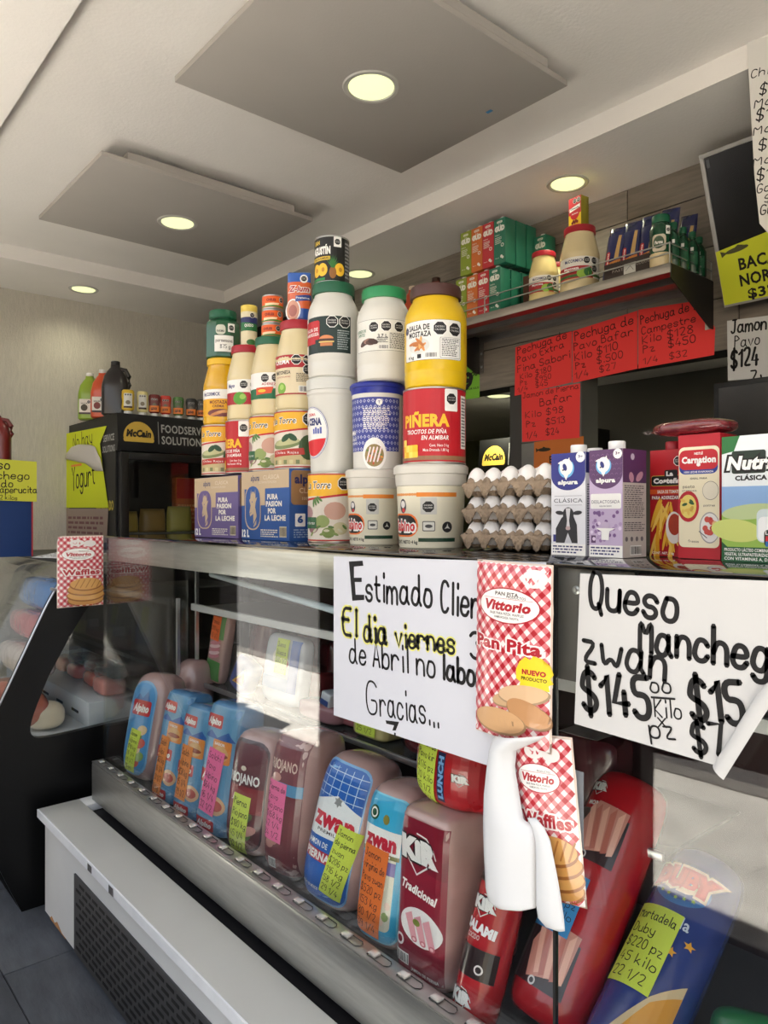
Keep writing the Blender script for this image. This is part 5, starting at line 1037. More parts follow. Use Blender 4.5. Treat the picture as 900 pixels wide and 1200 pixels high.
def sticker(col, cx, cy, w, h, lines, rot=0, tc=K_):
    def t(c, W, H):
        cs, sn = math.cos(rot), math.sin(rot); T = lambda a, b: (cx+a*cs-b*sn, cy+a*sn+b*cs)
        c.poly([T(-w/2,-h/2),T(w/2,-h/2),T(w/2,h/2),T(-w/2,h/2)], col); n = len(lines); dy = h/(n+.4)
        for i, L in enumerate(lines):
            y_ = h/2-dy*(i+1); wd = min(w*.86, w*.11*len(L)+w*.1); c.hw(L, *T(-w*.43, y_), *T(-w*.43+wd, y_-.01*w), dy*.62, tc, .10)
    return t
YGc, PKc, ORc, BLc = (206,222,80), (240,110,160), (232,140,70), (60,140,200)
def lb_alpino(c, W, H):
    c.rr(-W*.36, H*.05, W*.34, H*.92, W*.3, (130,180,220)); c.rr(-W*.33, H*.07, W*.31, H*.90, W*.28, (76,150,206)); c.poly([(-W*.2,H*.74),(-W*.1,H*.8),(0,H*.76),(W*.12,H*.83),(W*.22,H*.74)], (50,110,170))
    c.rr(-W*.24, H*.6, W*.26, H*.74, .008, (190,30,40)); c.txt('Alpino', 0, H*.67, H*.07, W_, W*.42, .05, .3)
    for i in range(6): c.ell(W*(.04+.1*(i % 2)), H*(.17+.06*i), W*.13, H*.045, [(206,90,80),(120,150,70),(226,196,150)][i % 3], 12, .3)
def lb_alpack(c, W, H):
    c.rect(-W*.47, H*.02, W*.47, H*.97, (98,152,190)); c.rr(-W*.4, H*.80, W*.1, H*.9, .006, (190,30,40)); c.txt('Alpino', -W*.15, H*.85, H*.05, W_, W*.4, .05, .3)
    c.poly([(-W*.45,H*.72),(-W*.2,H*.78),(0,H*.73),(W*.3,H*.79),(W*.45,H*.72)], (40,90,160)); c.rr(-W*.1, H*.55, W*.4, H*.72, .006, (226,140,70)); c.ell(W*.15, H*.62, W*.2, H*.06, (220,170,110)); c.ell(W*.15, H*.61, W*.2, H*.02, (150,70,50)); c.txt('SABOR', W*.1, H*.69, H*.02, W_, W*.3)
    c.rr(-W*.4, H*.38, W*.2, H*.48, .006, (190,30,40)); c.txt('Alpino', -W*.1, H*.43, H*.05, W_, W*.45, .05, .3); c.ell(W*.2, H*.24, W*.22, H*.07, (226,180,140)); c.ell(W*.2, H*.24, W*.16, H*.04, (190,90,80)); c.rr(-W*.4, H*.04, W*.2, H*.12, .006, (190,30,40)); c.txt('Alpino', -W*.1, H*.08, H*.04, W_, W*.45, .05, .3)
def lb_riojano(c, W, H):
    c.rr(-W*.46, H*.06, W*.4, H*.93, W*.22, (70,30,34)); c.rr(-W*.44, H*.08, W*.38, H*.90, W*.2, (96,34,40)); c.rect(-W*.44,H*.36,W*.38,H*.56,(140,44,48)); c.txt('RIOJANO', -W*.03, H*.62, H*.075, W_, W*.66, .03); c.ell(-W*.05,H*.7,W*.06,H*.02,(220,210,190),12); c.txt('Jamón', -W*.05, H*.47, H*.04, (220,190,190), W*.4, .02, .2)
    for i in range(5): c.ell(W*(.0+.08*(i % 3)), H*(.12+.05*i), W*.17, H*.04, [(190,120,120),(90,110,60),(210,150,140)][i % 3], 12, .3)
def lb_riojano2(c, W, H):
    c.rect(-W*.4, H*.03, W*.44, H*.97, (120,52,58)); c.rect(-W*.4, H*.58, W*.44, H*.66, (90,150,190)); c.txt('RIOJANO', .0, H*.78, H*.07, (226,196,180), W*.66, .02)
    for i in range(4): c.ell(-W*.25+W*.1*(i%2), H*(.57+.04*i), W*.12, H*.03, (196,140,130), 12); c.ell(-W*.2+W*.1*(i%2), H*(.22+.03*i), W*.12, H*.03, (190,130,120), 12)
    c.bars(-W*.2, H*.06, W*.0, H*.13)
def lb_zwan(c, W, H):
    A = (40,100,186); c.rr(-W*.42, H*.05, W*.36, H*.95, W*.16, (130,180,230)); c.rr(-W*.405, H*.065, W*.345, H*.935, W*.15, A)
    for i in range(5): c.line([(-W*.3+W*.13*i,H*.70),(-W*.27+W*.125*i,H*.915)], .0018, (200,222,244))
    for i in range(4): c.line([(-W*.38,H*(.72+.055*i)),(W*.33,H*(.72+.055*i))], .0018, (200,222,244))
    c.poly([(-W*.40,H*.44),(W*.345,H*.46),(W*.345,H*.66),(-W*.02,H*.735),(-W*.40,H*.66)], (236,238,240)); c.star(0,H*.70,.014,(150,150,150),6,.6); c.txt('zwan', -W*.02, H*.575, H*.115, (206,34,60), W*.62, .05); c.txt('PREMIUM', -W*.04, H*.487, H*.02, (90,80,80), W*.4)
    c.txt('JAMÓN DE', -W*.2, H*.40, H*.035, W_, W*.36, .02); c.rect(-W*.405, H*.29, W*.08, H*.36, (186,40,60)); c.txt('PIERNA', -W*.16, H*.325, H*.05, W_, W*.42, .04); c.txt('HECHO EN MÉXICO', -W*.2, H*.12, H*.018, W_, W*.3)
    for i in range(4): c.ell(W*.22, H*(.14+.06*i), W*.09, H*.04, [(120,140,80),(220,160,140)][i % 2], 12, .5)
def lb_zwan2(c, W, H):
    c.rr(-W*.44, H*.06, W*.40, H*.94, W*.16, (120,200,226)); c.rr(-W*.42, H*.07, W*.38, H*.93, W*.15, (60,170,212)); c.rr(-W*.32, H*.14, W*.3, H*.66, W*.1, (214,210,190)); c.rect(-W*.36, H*.60, W*.34, H*.74, (238,238,236)); c.txt('zwan', -.002, H*.67, H*.09, (196,34,60), W*.56, .06); c.rect(-W*.36, H*.575, W*.34, H*.60, (120,120,60)); c.txt('PREMIUM', 0, H*.588, H*.016, W_, W*.4)
    c.rect(-W*.38, H*.48, W*.3, H*.56, (126,110,170)); c.txt('PAVO', -W*.18, H*.52, H*.05, W_, W*.28, .04); c.ell(-W*.2, H*.82, W*.1, H*.045, (30,90,60)); c.ell(-W*.2, H*.82, W*.07, H*.032, W_); c.ell(-W*.2, H*.82, W*.05, H*.022, (30,90,60)); c.ell(W*.05, H*.80, W*.06, H*.03, (140,130,60)); rg = random.Random(5)
    for i in range(14): c.ell(W*rg.uniform(-.26,.26), H*rg.uniform(.16,.42), W*.06, H*.02, rg.choice([(236,232,214),(130,150,90),(226,196,180)]), 8, rg.uniform(0, 3))
def kirlogo(c, x, y, s, bg=(150,24,44), o=(236,232,230), rot=0):
    c.line([(x-s*.5,y-s*.15),(x-s*.05,y-s*.62),(x+s*.5,y-s*.2)], s*.05, o); c.line([(x-s*.1,y+s*.42),(x+s*.25,y+s*.38),(x+s*.5,y+s*.15),(x+s*.6,y-s*.05)], s*.04, o); c.txt('KiR', x, y, s*.52, K_, s*1.36, .13, -.1, rot); c.txt('KiR', x, y, s*.5, o, s*1.3, .08, -.1, rot)
def lb_kir(c, W, H):
    c.rect(-W*.45, H*.06, W*.45, H*.94, (128,22,44)); c.poly([(-W*.45,H*.3),(W*.45,H*.22),(W*.45,H*.65),(-W*.45,H*.7)], (142,26,50)); kirlogo(c, -W*.03, H*.77, W*.52); c.txt('Tradicional', 0, H*.54, H*.05, W_, W*.66, .04, .25, -.1)
    c.ell(W*.05, H*.34, W*.38, H*.105, (236,232,232), 30)
    for i in range(3):
        x = -W*.14+W*.17*i; c.poly([(x-W*.1,H*.38),(x+W*.02,H*.41),(x+W*.14,H*.27),(x+W*.04,H*.25)], (226,160,170)); c.ell(x+W*.09, H*.262, W*.055, H*.016, (200,110,124), 14); c.ell(x+W*.09, H*.262, W*.03, H*.009, (240,190,196), 12)
    c.ell(-W*.02, H*.36, W*.07, H*.02, (130,140,60), 10); c.ell(-W*.33, H*.22, W*.08, W*.08, (226,220,220), 16); c.ell(-W*.33,H*.22,W*.05,W*.05,(128,22,44),10); c.bars(-W*.42, H*.09, -W*.15, H*.155); c.txt('JAMÓN DE PIERNA', W*.15, H*.085, H*.018, W_, W*.5)
def lb_lunch(c, W, H):
    c.rect(-W*.48, H*.04, W*.48, H*.97, (186,30,40)); c.rect(-W*.33, H*.3, -W*.24, H*.8, (36,44,90)); c.txt('LUNCH', -W*.285, H*.55, W*.06, (130,180,230), H*.44, .06, 0, PI/2); c.txt('KiR', -W*.42, H*.55, W*.09, W_, H*.4, .1, 0, PI/2); c.rect(W*.0, H*.15, W*.1, H*.75, (36,44,90)); c.txt('LUNCH', W*.05, H*.45, W*.06, (130,180,230), H*.5, .06, 0, PI/2)
    c.ell(-W*.2, H*.85, W*.15, H*.1, (206,150,130)); c.ell(-W*.05, H*.88, W*.12, H*.08, (226,180,150)); kirlogo(c, W*.28, H*.5, W*.13)
def lb_alive(*a): pass
ham('ham', 'oval pink ham with blue label and lime tag, leftmost in the case', 147, .19, .385, .16, 3, 4, .20, .02, .28, M_ham, lb_alpino, sticker(YGc, -.01, .105, .055, .15, ['Jamon','Alpino','$98 kg','28 1/4','49 1/2','98 pz'], -.12), y=1.03)
ham('ham', 'pink ham end standing behind the leftmost ham and the blue packs', 200, .16, .40, .14, 3, 4, .1, 0, 0, M_ham, None, y=1.24)
Mbl = mat('blue_film_pack', (84,140,190), .25, coat=.8, bump=.4, bscale=25)
ham('sliced_pack', 'blue sausage pack with orange tag, first after the leftmost ham', 184, .155, .37, .12, 4, 8, .18, .03, .15, Mbl, lb_alpack, sticker(ORc, -.02, .12, .05, .19, ['Salch','Alpi','$62 kg','16 1/4','31 1/2','62 kg'], -.05), cat='meat pack')
ham('sliced_pack', 'blue sausage pack with orange tag, second after the leftmost ham', 210, .155, .355, .12, 4, 8, .16, .02, .15, Mbl, lb_alpack, sticker(ORc, -.015, .14, .058, .17, ['Salch','Alpino','$58 kg','15 1/4','29 1/2'], -.04), cat='meat pack')
ham('sliced_pack', 'tall blue pack with hot pink tag beside the dark red ham', 238, .16, .395, .13, 4, 8, .15, .02, .15, Mbl, lb_alpack, sticker(PKc, -.0, .16, .075, .19, ['Salchi','Pavo','Alpino','$64 kg','16 1/4','32 1/2'], -.1), cat='meat pack')
ham('ham', 'ham with dark red oval label and lime tag', 272, .175, .345, .16, 3, 5, .14, .02, .25, M_ham, lb_riojano, sticker(YGc, -.005, .09, .066, .16, ['Pierna','Riojano','$180 kg','45 1/4','90 1/2'], -.06))
ham('ham', 'tall ham with brown-red wrapper and hot pink tag', 316, .145, .375, .19, 4, 6, .12, .02, .15, M_ham, lb_riojano2, sticker(PKc, -.018, .17, .075, .155, ['Pierna de','Pavo','Riojano','$168 kg','42 1/4','84 1/2'], -.03), y=1.05)
ham('ham', 'big pink ham with blue label, white lattice and lime tag', 362, .195, .37, .18, 2.8, 4.5, .20, .13, .22, M_ham, lb_zwan, sticker(YGc, .038, .125, .062, .17, ['Jamon','de pierna','zwan','$206 pz','116 kg','58 1/2','29 1/4'], -.14))
ham('ham', 'ham with sky blue rounded label and orange tag', 427, .15, .355, .17, 3.2, 5, .14, .04, .15, M_ham, lb_zwan2, sticker((226,112,40), -.012, .125, .072, .19, ['Jamon','virginia de','Pavo zwan','$520 pz','153 kg','80 1/2','39 1/4'], -.04))
ham('ham', 'square pink ham with dark crimson label showing rolled slices', 486, .152, .352, .26, 7, 12, .06, .0, .02, M_ham, lb_kir, None)
ham('ham', 'round red wrapped ham with lime tag lying on top of its neighbours', 508, .20, .175, .17, 2.6, 3.2, .02, .06, .05, mat('red_film_ham', (180,34,44), .22, coat=.9, bump=.4, bscale=22), lb_lunch, sticker(YGc, -.035, .08, .06, .15, ['Jamon de','Pavo kir','$176 pz','70 kilo','35 1/2','17 1/4'], -.04), y=1.09, z=.842)
# logs lying back in the case
def log(name, lab, base, top, R, mtl, fn, tagfn=None, cat='sausage', flat=1.0, spin=0, n=2):
    a, b = Vector(base), Vector(top); d = b-a; L = d.length; zax = d.normalized(); xax = Vector((1,0,0)); xax = (xax-zax*xax.dot(zax)).normalized(); yax = zax.cross(xax)
    Mx = Matrix((xax, yax, zax)).transposed() @ Matrix.Rotation(spin, 3, 'Z'); e = E(name, lab, cat, a); e.rotation_euler = Mx.to_euler()
    f = ham_body(e, 2*R, L, 2*R*flat, n, 8, mtl, lv=22)
    if fn: c = Cv(); fn(c, 2*R, L); c.build('wrapper_print', f, e, FILM, cu=R/7, cv=L/14)
    if tagfn: c = Cv(); tagfn(c, 2*R, L); c.build('price_tag', lambda u, v, o: f(u, v, o)+Vector((0, -.0022, 0)), e, PAPER, cu=R/7, cv=L/14)
M_rf = mat('red_log_film', (176,26,36), .25, coat=.8, bump=.12, bscale=12)
def lb_sal(c, W, H):
    c.rect(-W*.46, H*.30, W*.46, H*.48, (40,24,26)); c.ell(W*.2, H*.36, W*.09, W*.09, (226,220,220), 14); c.ell(W*.2, H*.36, W*.06, W*.06, (40,24,26), 10); kirlogo(c, 0, H*.75, W*.42); c.txt('SALAMI', W*.0, H*.60, H*.055, (240,236,240), W*.7, .07, 0, -.1); c.txt('COCIDO', -W*.1, H*.54, H*.03, (230,190,190), W*.35, .02); kirlogo(c, -W*.05, H*.17, W*.40); c.rect(-W*.46, H*.88, W*.46, H*.97, (40,24,26))
log('salami', 'short red and black salami leaning on the crimson-labelled ham', (X(552,1.03)-.008, 1.04, .50), (X(590,1.10)-.03, 1.15, .765), .047, M_rf, lb_sal)
def lb_mort(c, W, H):
    for k in (0, .5):
        z = H*k; kirlogo(c, -W*.2, z+H*.40, W*.19); c.txt('MORTADELA', -W*.05, z+H*.325, H*.018, W_, W*.45, .04); c.rect(-W*.47, z+H*.10, W*.32, z+H*.30, (48,26,30)); c.poly([(-W*.15,z+H*.12),(W*.28,z+H*.16),(W*.30,z+H*.33),(-W*.1,z+H*.34),(-W*.25,z+H*.24)], (206,140,126))
        for i in range(5): c.poly([(-W*.2+W*.1*i,z+H*.30),(-W*.14+W*.1*i,z+H*.33),(W*.0+W*.07*i,z+H*.15),(-W*.06+W*.07*i,z+H*.14)], [(236,180,160),(190,110,96)][i % 2])
        c.ell(-W*.05, z+H*.115, W*.05, W*.05, (220,214,214), 12); c.ell(-W*.05, z+H*.115, W*.03, W*.03, (48,26,30), 10)
log('mortadella', 'thick red mortadella log with blue tag leaning back in the case', (-.862, 1.125, .515), (-.846, 1.43, .90), .081, M_rf, lb_mort, sticker(BLc, -.015, .205, .085, .115, ['Mortadela','Kir','$300 pz','100 kilo','50 1/2'], -.0), flat=.9)
def lb_duby(c, W, H):
    c.poly([(-W*.1,H*.10),(W*.44,H*.10),(W*.44,H*.42),(W*.2,H*.30)], (214,190,150)); c.poly([(0,H*.10),(W*.44,H*.10),(W*.44,H*.37),(W*.22,H*.28)], (216,150,50)); c.ell(0, H*.78, W*.34, H*.09, (40,110,180), 30); c.ell(0, H*.79, W*.30, H*.075, (34,70,150), 30)
    for i in range(5): c.star(-W*.2+W*.1*i, H*(.735-.008*(2-abs(i-2))), W*.03, (170,200,60))
    for k, (col, s_, b_) in enumerate((((240,210,180), 1.08, .22), ((206,40,50), 1.0, .15), ((226,70,66), .97, .05))): c.txt('DUBY', 0, H*.815, H*.075*s_, col, W*.72*s_, b_)
    c.txt('Mortadela', -W*.06, H*.63, H*.05, (206,216,236), W*.66, .02)
    for x, z in ((-.36,.45),(.2,.5),(.33,.56)): c.star(W*x, H*z, W*.06, (236,170,50))
    c.ell(0, H*.05, W*.3, H*.06, (40,110,180), 24); c.txt('DUBY', -W*.02, H*.045, H*.05, (214,60,60), W*.6, .1)
log('mortadella', 'thick blue mortadella log with yellow stars and lime tag at the right', (-.705, 1.12, .51), (-.694, 1.45, .775), .076, mat('blue_log_film', (36,58,128), .25, coat=.8, bump=.12, bscale=12), lb_duby, sticker(YGc, -.015, .20, .088, .155, ['Mortadela','Duby','$220 pz','45 kilo','22 1/2'], 0), flat=.9)
ham('sliced_pack', 'dark green wrapped pack at the bottom right corner of the case', 870, .13, .12, .10, 3, 4, .5, -.2, .1, mat('green_film', (34,110,60), .3, coat=.6, bump=.4, bscale=20), lambda c, W, H: c.hw('Mole', -W*.3, H*.5, W*.3, H*.55, H*.2), None, y=1.20, z=.52, cat='meat pack')
# middle shelf
e = E('vacuum_pack', 'glossy dark red vacuum-packed meat lying across the carton tops', 'meat pack', (X(814, 1.30), 1.30, TOP+.2205), -.12)
ham_body(e, .145, .028, .09, 3.2, 3, mat('dark_red_film', (104,30,36), .16, coat=1, bump=.8, bscale=40, var=.3, vscale=20), 'meat')
bm = bmesh.new(); bmesh.ops.create_grid(bm, x_segments=8, y_segments=8, size=1)
for v in bm.verts: v.co = Vector((v.co.x*.012-.076, v.co.y*.034, .010+random.uniform(-.003, .004)))
fin('seal_flap', bm, WRAP, e, 60)
ZM = .8065
def pack(lab, px, y, z, W, H, D, col, fn=None, tagfn=None, lean=.15, roll=0, n=4, m_=6, mtl=None, name='deli_pack'): return ham(name, lab, px, W, H, D, n, m_, lean, roll, 0, mtl or mat('film_%d_%d_%d' % col, col, .25, coat=.7, bump=.12, bscale=24), fn, tagfn, y=y, z=z, cat='deli pack')
pack('green and pink deli pack with orange tag on the case shelf, leftmost', 246, 1.37, ZM+.002, .13, .29, .05, (190,150,140), lambda c, W, H: (c.rect(-W*.4,H*.04,W*.4,H*.3,(70,130,60)), c.rect(-W*.4,H*.6,W*.4,H*.94,(90,140,70)), [c.ell(0, H*(.36+.045*i), W*.32, H*.03, [(214,130,140),(240,200,200)][i % 2], 14, .2) for i in range(5)]), sticker((236,110,50), -.01, .225, .07, .12, ['Queso','Panela','$90 kg','45 1/2'], 0), .12, .08)
pack('dark red netted salami behind the green deli pack', 290, 1.47, ZM+.002, .15, .27, .09, (92,36,42), None, None, .1, .15, 2.5, 4)
pack('blue and gold cheese wedge pack below the salami', 273, 1.37, ZM+.002, .13, .13, .06, (50,70,140), lambda c, W, H: (c.poly([(-W*.2,H*.2),(W*.35,H*.3),(W*.2,H*.75)], (226,180,70)), c.poly([(-W*.1,H*.25),(W*.25,H*.32),(W*.15,H*.55)], (150,60,40))), None, .2, .35)
pack('white and blue cheese bag with lime tag on the case shelf', 322, 1.38, ZM+.002, .24, .24, .07, (196,200,206), lambda c, W, H: (c.rect(-W*.44,H*.2,W*.44,H*.38,(110,140,180)), c.rect(W*.25,H*.2,W*.44,H*.94,(60,100,170)), c.ell(0,H*.66,W*.2,H*.14,(236,230,210)), c.ell(W*.15,H*.6,W*.08,H*.06,(190,70,70))), sticker(YGc, .01, .165, .075, .12, ['Queso','Oaxaca','$85 1/2','160 kg'], 0), .15)
for i, (px, y, W, H, D, col, lab) in enumerate(((352,1.50,.14,.24,.10,(86,36,40),'dark maroon salami stick standing behind the cheese bag'),(372,1.52,.14,.22,.1,(70,26,32),'dark maroon sausage pack right of the standing salami stick'),(366,1.36,.22,.055,.12,(170,120,124),'flat pink sliced ham pack on the case shelf, nearest the poster'),(396,1.40,.20,.06,.12,(150,80,84),'flat rosy pack half hidden by the poster on the case shelf'),(350,1.45,.2,.12,.1,(110,40,44),'low dark red pack behind the flat pink ham pack'),(428,1.37,.16,.075,.1,(206,190,130),'pale yellow cheese pack with lime tag under the poster'))):
    pack(lab, px, y, ZM+.002, W, H, D, col, None, sticker(YGc, 0, .04, .09, .055, ['Queso $48','25 1/2']) if i == 5 else None, .05)
pack('white and blue labelled small box on the flat pink ham pack', 379, 1.37, ZM+.058, .05, .045, .05, (214,216,222), lambda c, W, H: c.rect(-W*.4, H*.1, W*.4, H*.5, (60,80,140)), None, .05, .2, 8, 10)
x = -1.45
for i, (W, H, col) in enumerate(((.2,.2,(96,30,36)),(.22,.16,(120,34,40)),(.2,.175,(70,28,34)))):
    ham('deli_pack', ['tall','low','taller','squat','medium','thin'][i]+' dark red meat pack on the case shelf behind the posters', 0, W-.01, H, .12, 4, 6, .05, 0, 0, mat('film_%d_%d_%d' % col, col, .25, coat=.7, bump=.12, bscale=24), None, None, y=1.37, z=ZM+.002, cat='deli pack', x=x); x += W+.03
bx('price_paper', -1.01, -.91, 1.38, 1.46, .995, .9954, mat('grey_note_paper', (150,146,140), .8)); o = bpy.data.objects['price_paper']; tag(o, 'small grey paper note lying flat on dark packs, below the cheese poster', 'note')
o.location = (0, 0, -.995+ZM+.1775)
# ================================================================ SIGNS AND BAGS ON THE FRONT GLASS
yf = .9945
def yel(c, loc):
    pass
sg = E('closure_notice', 'large white handwritten holiday notice taped to the glass front', 'sign', tuple(P(391,652,y=yf)))
o_ = P(391,652,y=yf); loc = lambda a, b: (P(a,b,y=yf).x-o_.x, P(a,b,y=yf).z-o_.z)
prism('paper', [loc(391,652), loc(391,838), loc(571,897), loc(640,918), loc(640,659)], [], 'y', 0, .0005, mat('white_poster_paper', (208,209,216), .7), sg)
c = Cv()
def LW(t, a, b, h, w=.16, col=K_, slant=0): p0 = loc(*a); p1_ = loc(*b); h_ = loc(a[0], a[1]-h)[1]-p0[1]; c.hw(t, *p0, *p1_, h_, col, w, slant, .2)
for col, ww in (((226,222,120), .26), (K_, .125)):
    random.seed(11); LW('El', (402,743), (418,746), 31, ww, col); LW('dia', (427,752), (453,755), 30, ww, col); LW('viernes', (464,757), (533,766), 26, ww, col)
c.poly([loc(409,658),loc(425,657),loc(426,663),loc(415,664),loc(415,677),loc(424,677),loc(424,682),loc(416,682),loc(417,697),loc(427,697),loc(427,703),loc(413,704)], K_)
LW('stimado', (429,703), (506,712), 32, .115); LW('Cliente', (517,717), (586,728), 36, .11); LW('3', (552,770), (565,772), 30, .14); LW('de Abril no', (410,776), (510,794), 28, .10); LW('labora', (519,796), (582,810), 28, .16)
LW('G', (430,835), (442,838), 38, .065); LW('racias...', (446,838), (514,852), 32, .085); c.poly([loc(452,844),loc(468,846),loc(464,856),loc(460,856),loc(462,850),loc(453,848)], K_); c.rect(*loc(462,862), *loc(464,859), K_)
c.build('writing', lambda u, v, o: Vector((u, -o, v)), sg, PAPER)
# cheese poster with a lifted corner
o_ = P(680,672,y=yf); sg2 = E('cheese_poster', 'large white handwritten cheese price poster with a curling lower corner', 'sign', tuple(o_)); loc = lambda a, b: (P(a,b,y=yf).x-o_.x, P(a,b,y=yf).z-o_.z)
prism('paper', [loc(680,672), loc(673,848), loc(846,899), loc(900,812), loc(985,740), loc(985,684)], [], 'y', 0, .0005, mat('poster_paper_warm', (202,201,199), .75), sg2)
c = Cv(); random.seed(12)
LW('Queso', (691,712), (793,728), 42, .135); LW('Manchego', (750,763), (925,792), 40, .15); LW('zwan', (683,774), (779,797), 42, .13); LW('$145', (685,832), (762,842), 44, .16); LW('oo', (763,811), (787,813), 20, .11); LW('Kilo', (768,839), (799,843), 20, .10); LW('x', (772,851), (781,852), 18, .1); LW('pz', (763,865), (792,867), 24, .1); LW('$15', (812,842), (872,848), 46, .16); LW('$7', (814,881), (850,885), 34, .17)
c.line([loc(764,817), loc(791,819)], .003, K_); c.build('writing', lambda u, v, o: Vector((u, -o, v)), sg2, PAPER)
bm = bmesh.new(); pa = [Vector((loc(846,899)[0], 0, loc(846,899)[1])), Vector((loc(900,812)[0], 0, loc(900,812)[1])), Vector((loc(985,738)[0], 0, loc(985,738)[1]))]
rings = []
for i in range(13):                           # the curl rolls towards the street and back over the sheet
    t = i/12; p_ = pa[0].lerp(pa[1], t*1.8) if t*1.8 < 1 else pa[1].lerp(pa[2], (t*1.8-1)/.8); d = Vector((-.8, 0, .55)).normalized(); row = []
    for k in range(9):
        a = k/8*3.6; r = .012; row.append(bm.verts.new(p_+d*(r*math.sin(a)-(.010*k/8))*1.0+Vector((0,-1,0))*r*(1-math.cos(a))))
    rings.append(row)
for a, b in zip(rings, rings[1:]):
    for k in range(8): bm.faces.new((a[k], a[k+1], b[k+1], b[k]))
fin('curled_corner', bm, mat('poster_paper_warm', (202,201,199), .75), sg2, 80)
# curled white paper hanging below the bread bag
def curl(name, rows, y, bulge, m, parent):
    bm = bmesh.new(); R = []
    for (py, a, b) in rows:
        r = []
        for k in range(11):
            t = k/10; p_ = P(a+(b-a)*t, py, y=y); r.append(bm.verts.new((p_.x, y-bulge*math.sin(PI*t*.95+.1)*min(1, (b-a)/40), p_.z)))
        R.append(r)
    for a, b in zip(R, R[1:]):
        for k in range(10): bm.faces.new((a[k], a[k+1], b[k+1], b[k]))
    o = fin(name, bm, m, parent, 80); md = o.modifiers.new('t', 'SOLIDIFY'); md.thickness = .0006
    return o
pr = E('hanging_paper', 'blank white paper curling down below the checked bread bag', 'paper', (0, 0, 0))
M_wp = mat('bright_white_paper', (222,223,224), .6)
curl('sheet', [(862,582,640),(868,577,632),(879,574,606),(900,571,604),(930,568,609),(960,567,614),(970,567,629),(1000,568,629),(1040,570,629),(1055,573,629),(1061,580,629),(1064,600,628)], .955, .022, M_wp, pr)
curl('sheet_fold', [(958,618,628),(970,624,638),(985,628,645),(1030,629,654),(1060,629,659),(1075,631,661),(1086,640,662),(1091,654,662)], .95, .012, M_wp, pr)
# bread and waffle bags
CR = (178,32,44)
def vitt(c, x, y, a, b, rot=0):
    c.ell(x, y, a, b, CR, 30, rot); c.ell(x, y, a*.965, b*.93, W_, 30, rot); c.txt('Vittorio', x, y, b*.52, CR, a*1.45, .05, .2, rot); c.txt('PRODUCTOS', x+a*.3, y+b*.5, b*.14, (60,40,40), a*.6, .01, 0, rot); c.line([(x-a*.8,y+b*.38),(x+a*.8,y+b*.38)], .0006, CR); c.txt('BASE PARA PIZZA, WAFFLES', x, y-b*.45, b*.14, (60,40,40), a*1.1, .01, 0, rot); c.txt('HAMBURGUESA, PAN PITA', x, y-b*.66, b*.13, (60,40,40), a*.8, .01, 0, rot)
def lb_pita(c, W=.168, H=.305):
    c.gingham(-W/2+.002, .003, W/2-.002, H-.003, .0125); vitt(c, 0, H*.76, W*.40, H*.10); c.txt('PAN PITA', 0, H*.825, H*.02, (60,40,40), W*.3, .02)
    c.ell(W*.32, H*.92, W*.14, H*.05, (236,232,226), 20)
    for o_x, col, b_ in ((0, (242,236,232), .13), (0, CR, .04)): c.txt('Pan Pita', -W*.02, H*.545, H*.065, col, W*.84*(1.03 if b_ > .1 else 1), b_)
    c.star(W*.33, H*.40, W*.2, (244,214,50), 14, .8); c.txt('NUEVO', W*.33, H*.42, H*.025, CR, W*.24, .06); c.txt('PRODUCTO', W*.33, H*.385, H*.018, K_, W*.26, .03)
    for (x, y, a, b, r, col) in ((.02,.24,.2,.04,.2,(206,170,130)),(.2,.285,.3,.055,.15,(222,186,146)),(.27,.19,.26,.07,-.25,(196,146,100)),(-.1,.11,.36,.075,.05,(214,170,124))): c.ell(W*x, H*y, W*a, H*b, tuple(int(k*.78) for k in col), 28, r); c.ell(W*x-.001, H*y+.002, W*a*.95, H*b*.92, col, 28, r)
def lb_waf(c, W=.165, H=.258):
    c.gingham(-W/2+.002, .003, W/2-.002, H-.003, .0115); vitt(c, -W*.06, H*.74, W*.36, H*.09); c.ell(-W*.1, H*.9, W*.16, H*.045, (236,230,226), 20); c.ell(W*.18, H*.89, W*.14, H*.045, (230,224,220), 20)
    for b_, col in ((.14, (242,236,230)), (.04, CR)): c.txt('Waffles', 0, H*.49, H*.075, col, W*.78*(1.04 if b_ > .1 else 1), b_)
    for i, (y, r_) in enumerate(((.09,.40),(.16,.42),(.24,.41),(.31,.36))): c.ell(W*.1, H*y, W*r_, H*.09, (150,92,40), 30); c.ell(W*.1, H*(y+.012), W*r_*.96, H*.082, [(206,150,80),(214,160,90)][i % 2], 30)
    for i in range(5): c.line([(W*(-.15+.12*i),H*.27),(W*(-.05+.12*i),H*.38)], .003, (170,110,50))
def bagE(name, lab, loc, rot, W, H, fn, D=.02):
    e = E(name, lab, 'bread bag', loc); e.rotation_euler = rot; random.seed(3)
    bm = bmesh.new(); nu, nv = 12, 16
    d_ = lambda t, s: D*.5*max(0, (1-abs(2*t-1)**6))**.5*max(0, (1-abs(s)**3))+.0008
    gg = []
    for sg_ in (-1, 1):
        g = [[bm.verts.new((W/2*(-1+2*i/nu), sg_*d_(j/nv, -1+2*i/nu), H*j/nv)) for i in range(nu+1)] for j in range(nv+1)]; gg.append(g)
        for j in range(nv):
            for i in range(nu): bm.faces.new((g[j][i], g[j][i+1], g[j+1][i+1], g[j+1][i]))
    bmesh.ops.remove_doubles(bm, verts=bm.verts[:], dist=.002)
    fin('film', bm, mat('clear_bread_film', (226,206,190), .25, coat=.7), e, 60)
    c = Cv(); fn(c, W, H); c.build('print', lambda u, v, o: Vector((u, -d_(min(1, max(0, v/H)), max(-1, min(1, u/(W/2))))-o-.001, v)), e, FILM, cu=W/12, cv=H/14, eps=.00016)
    return e
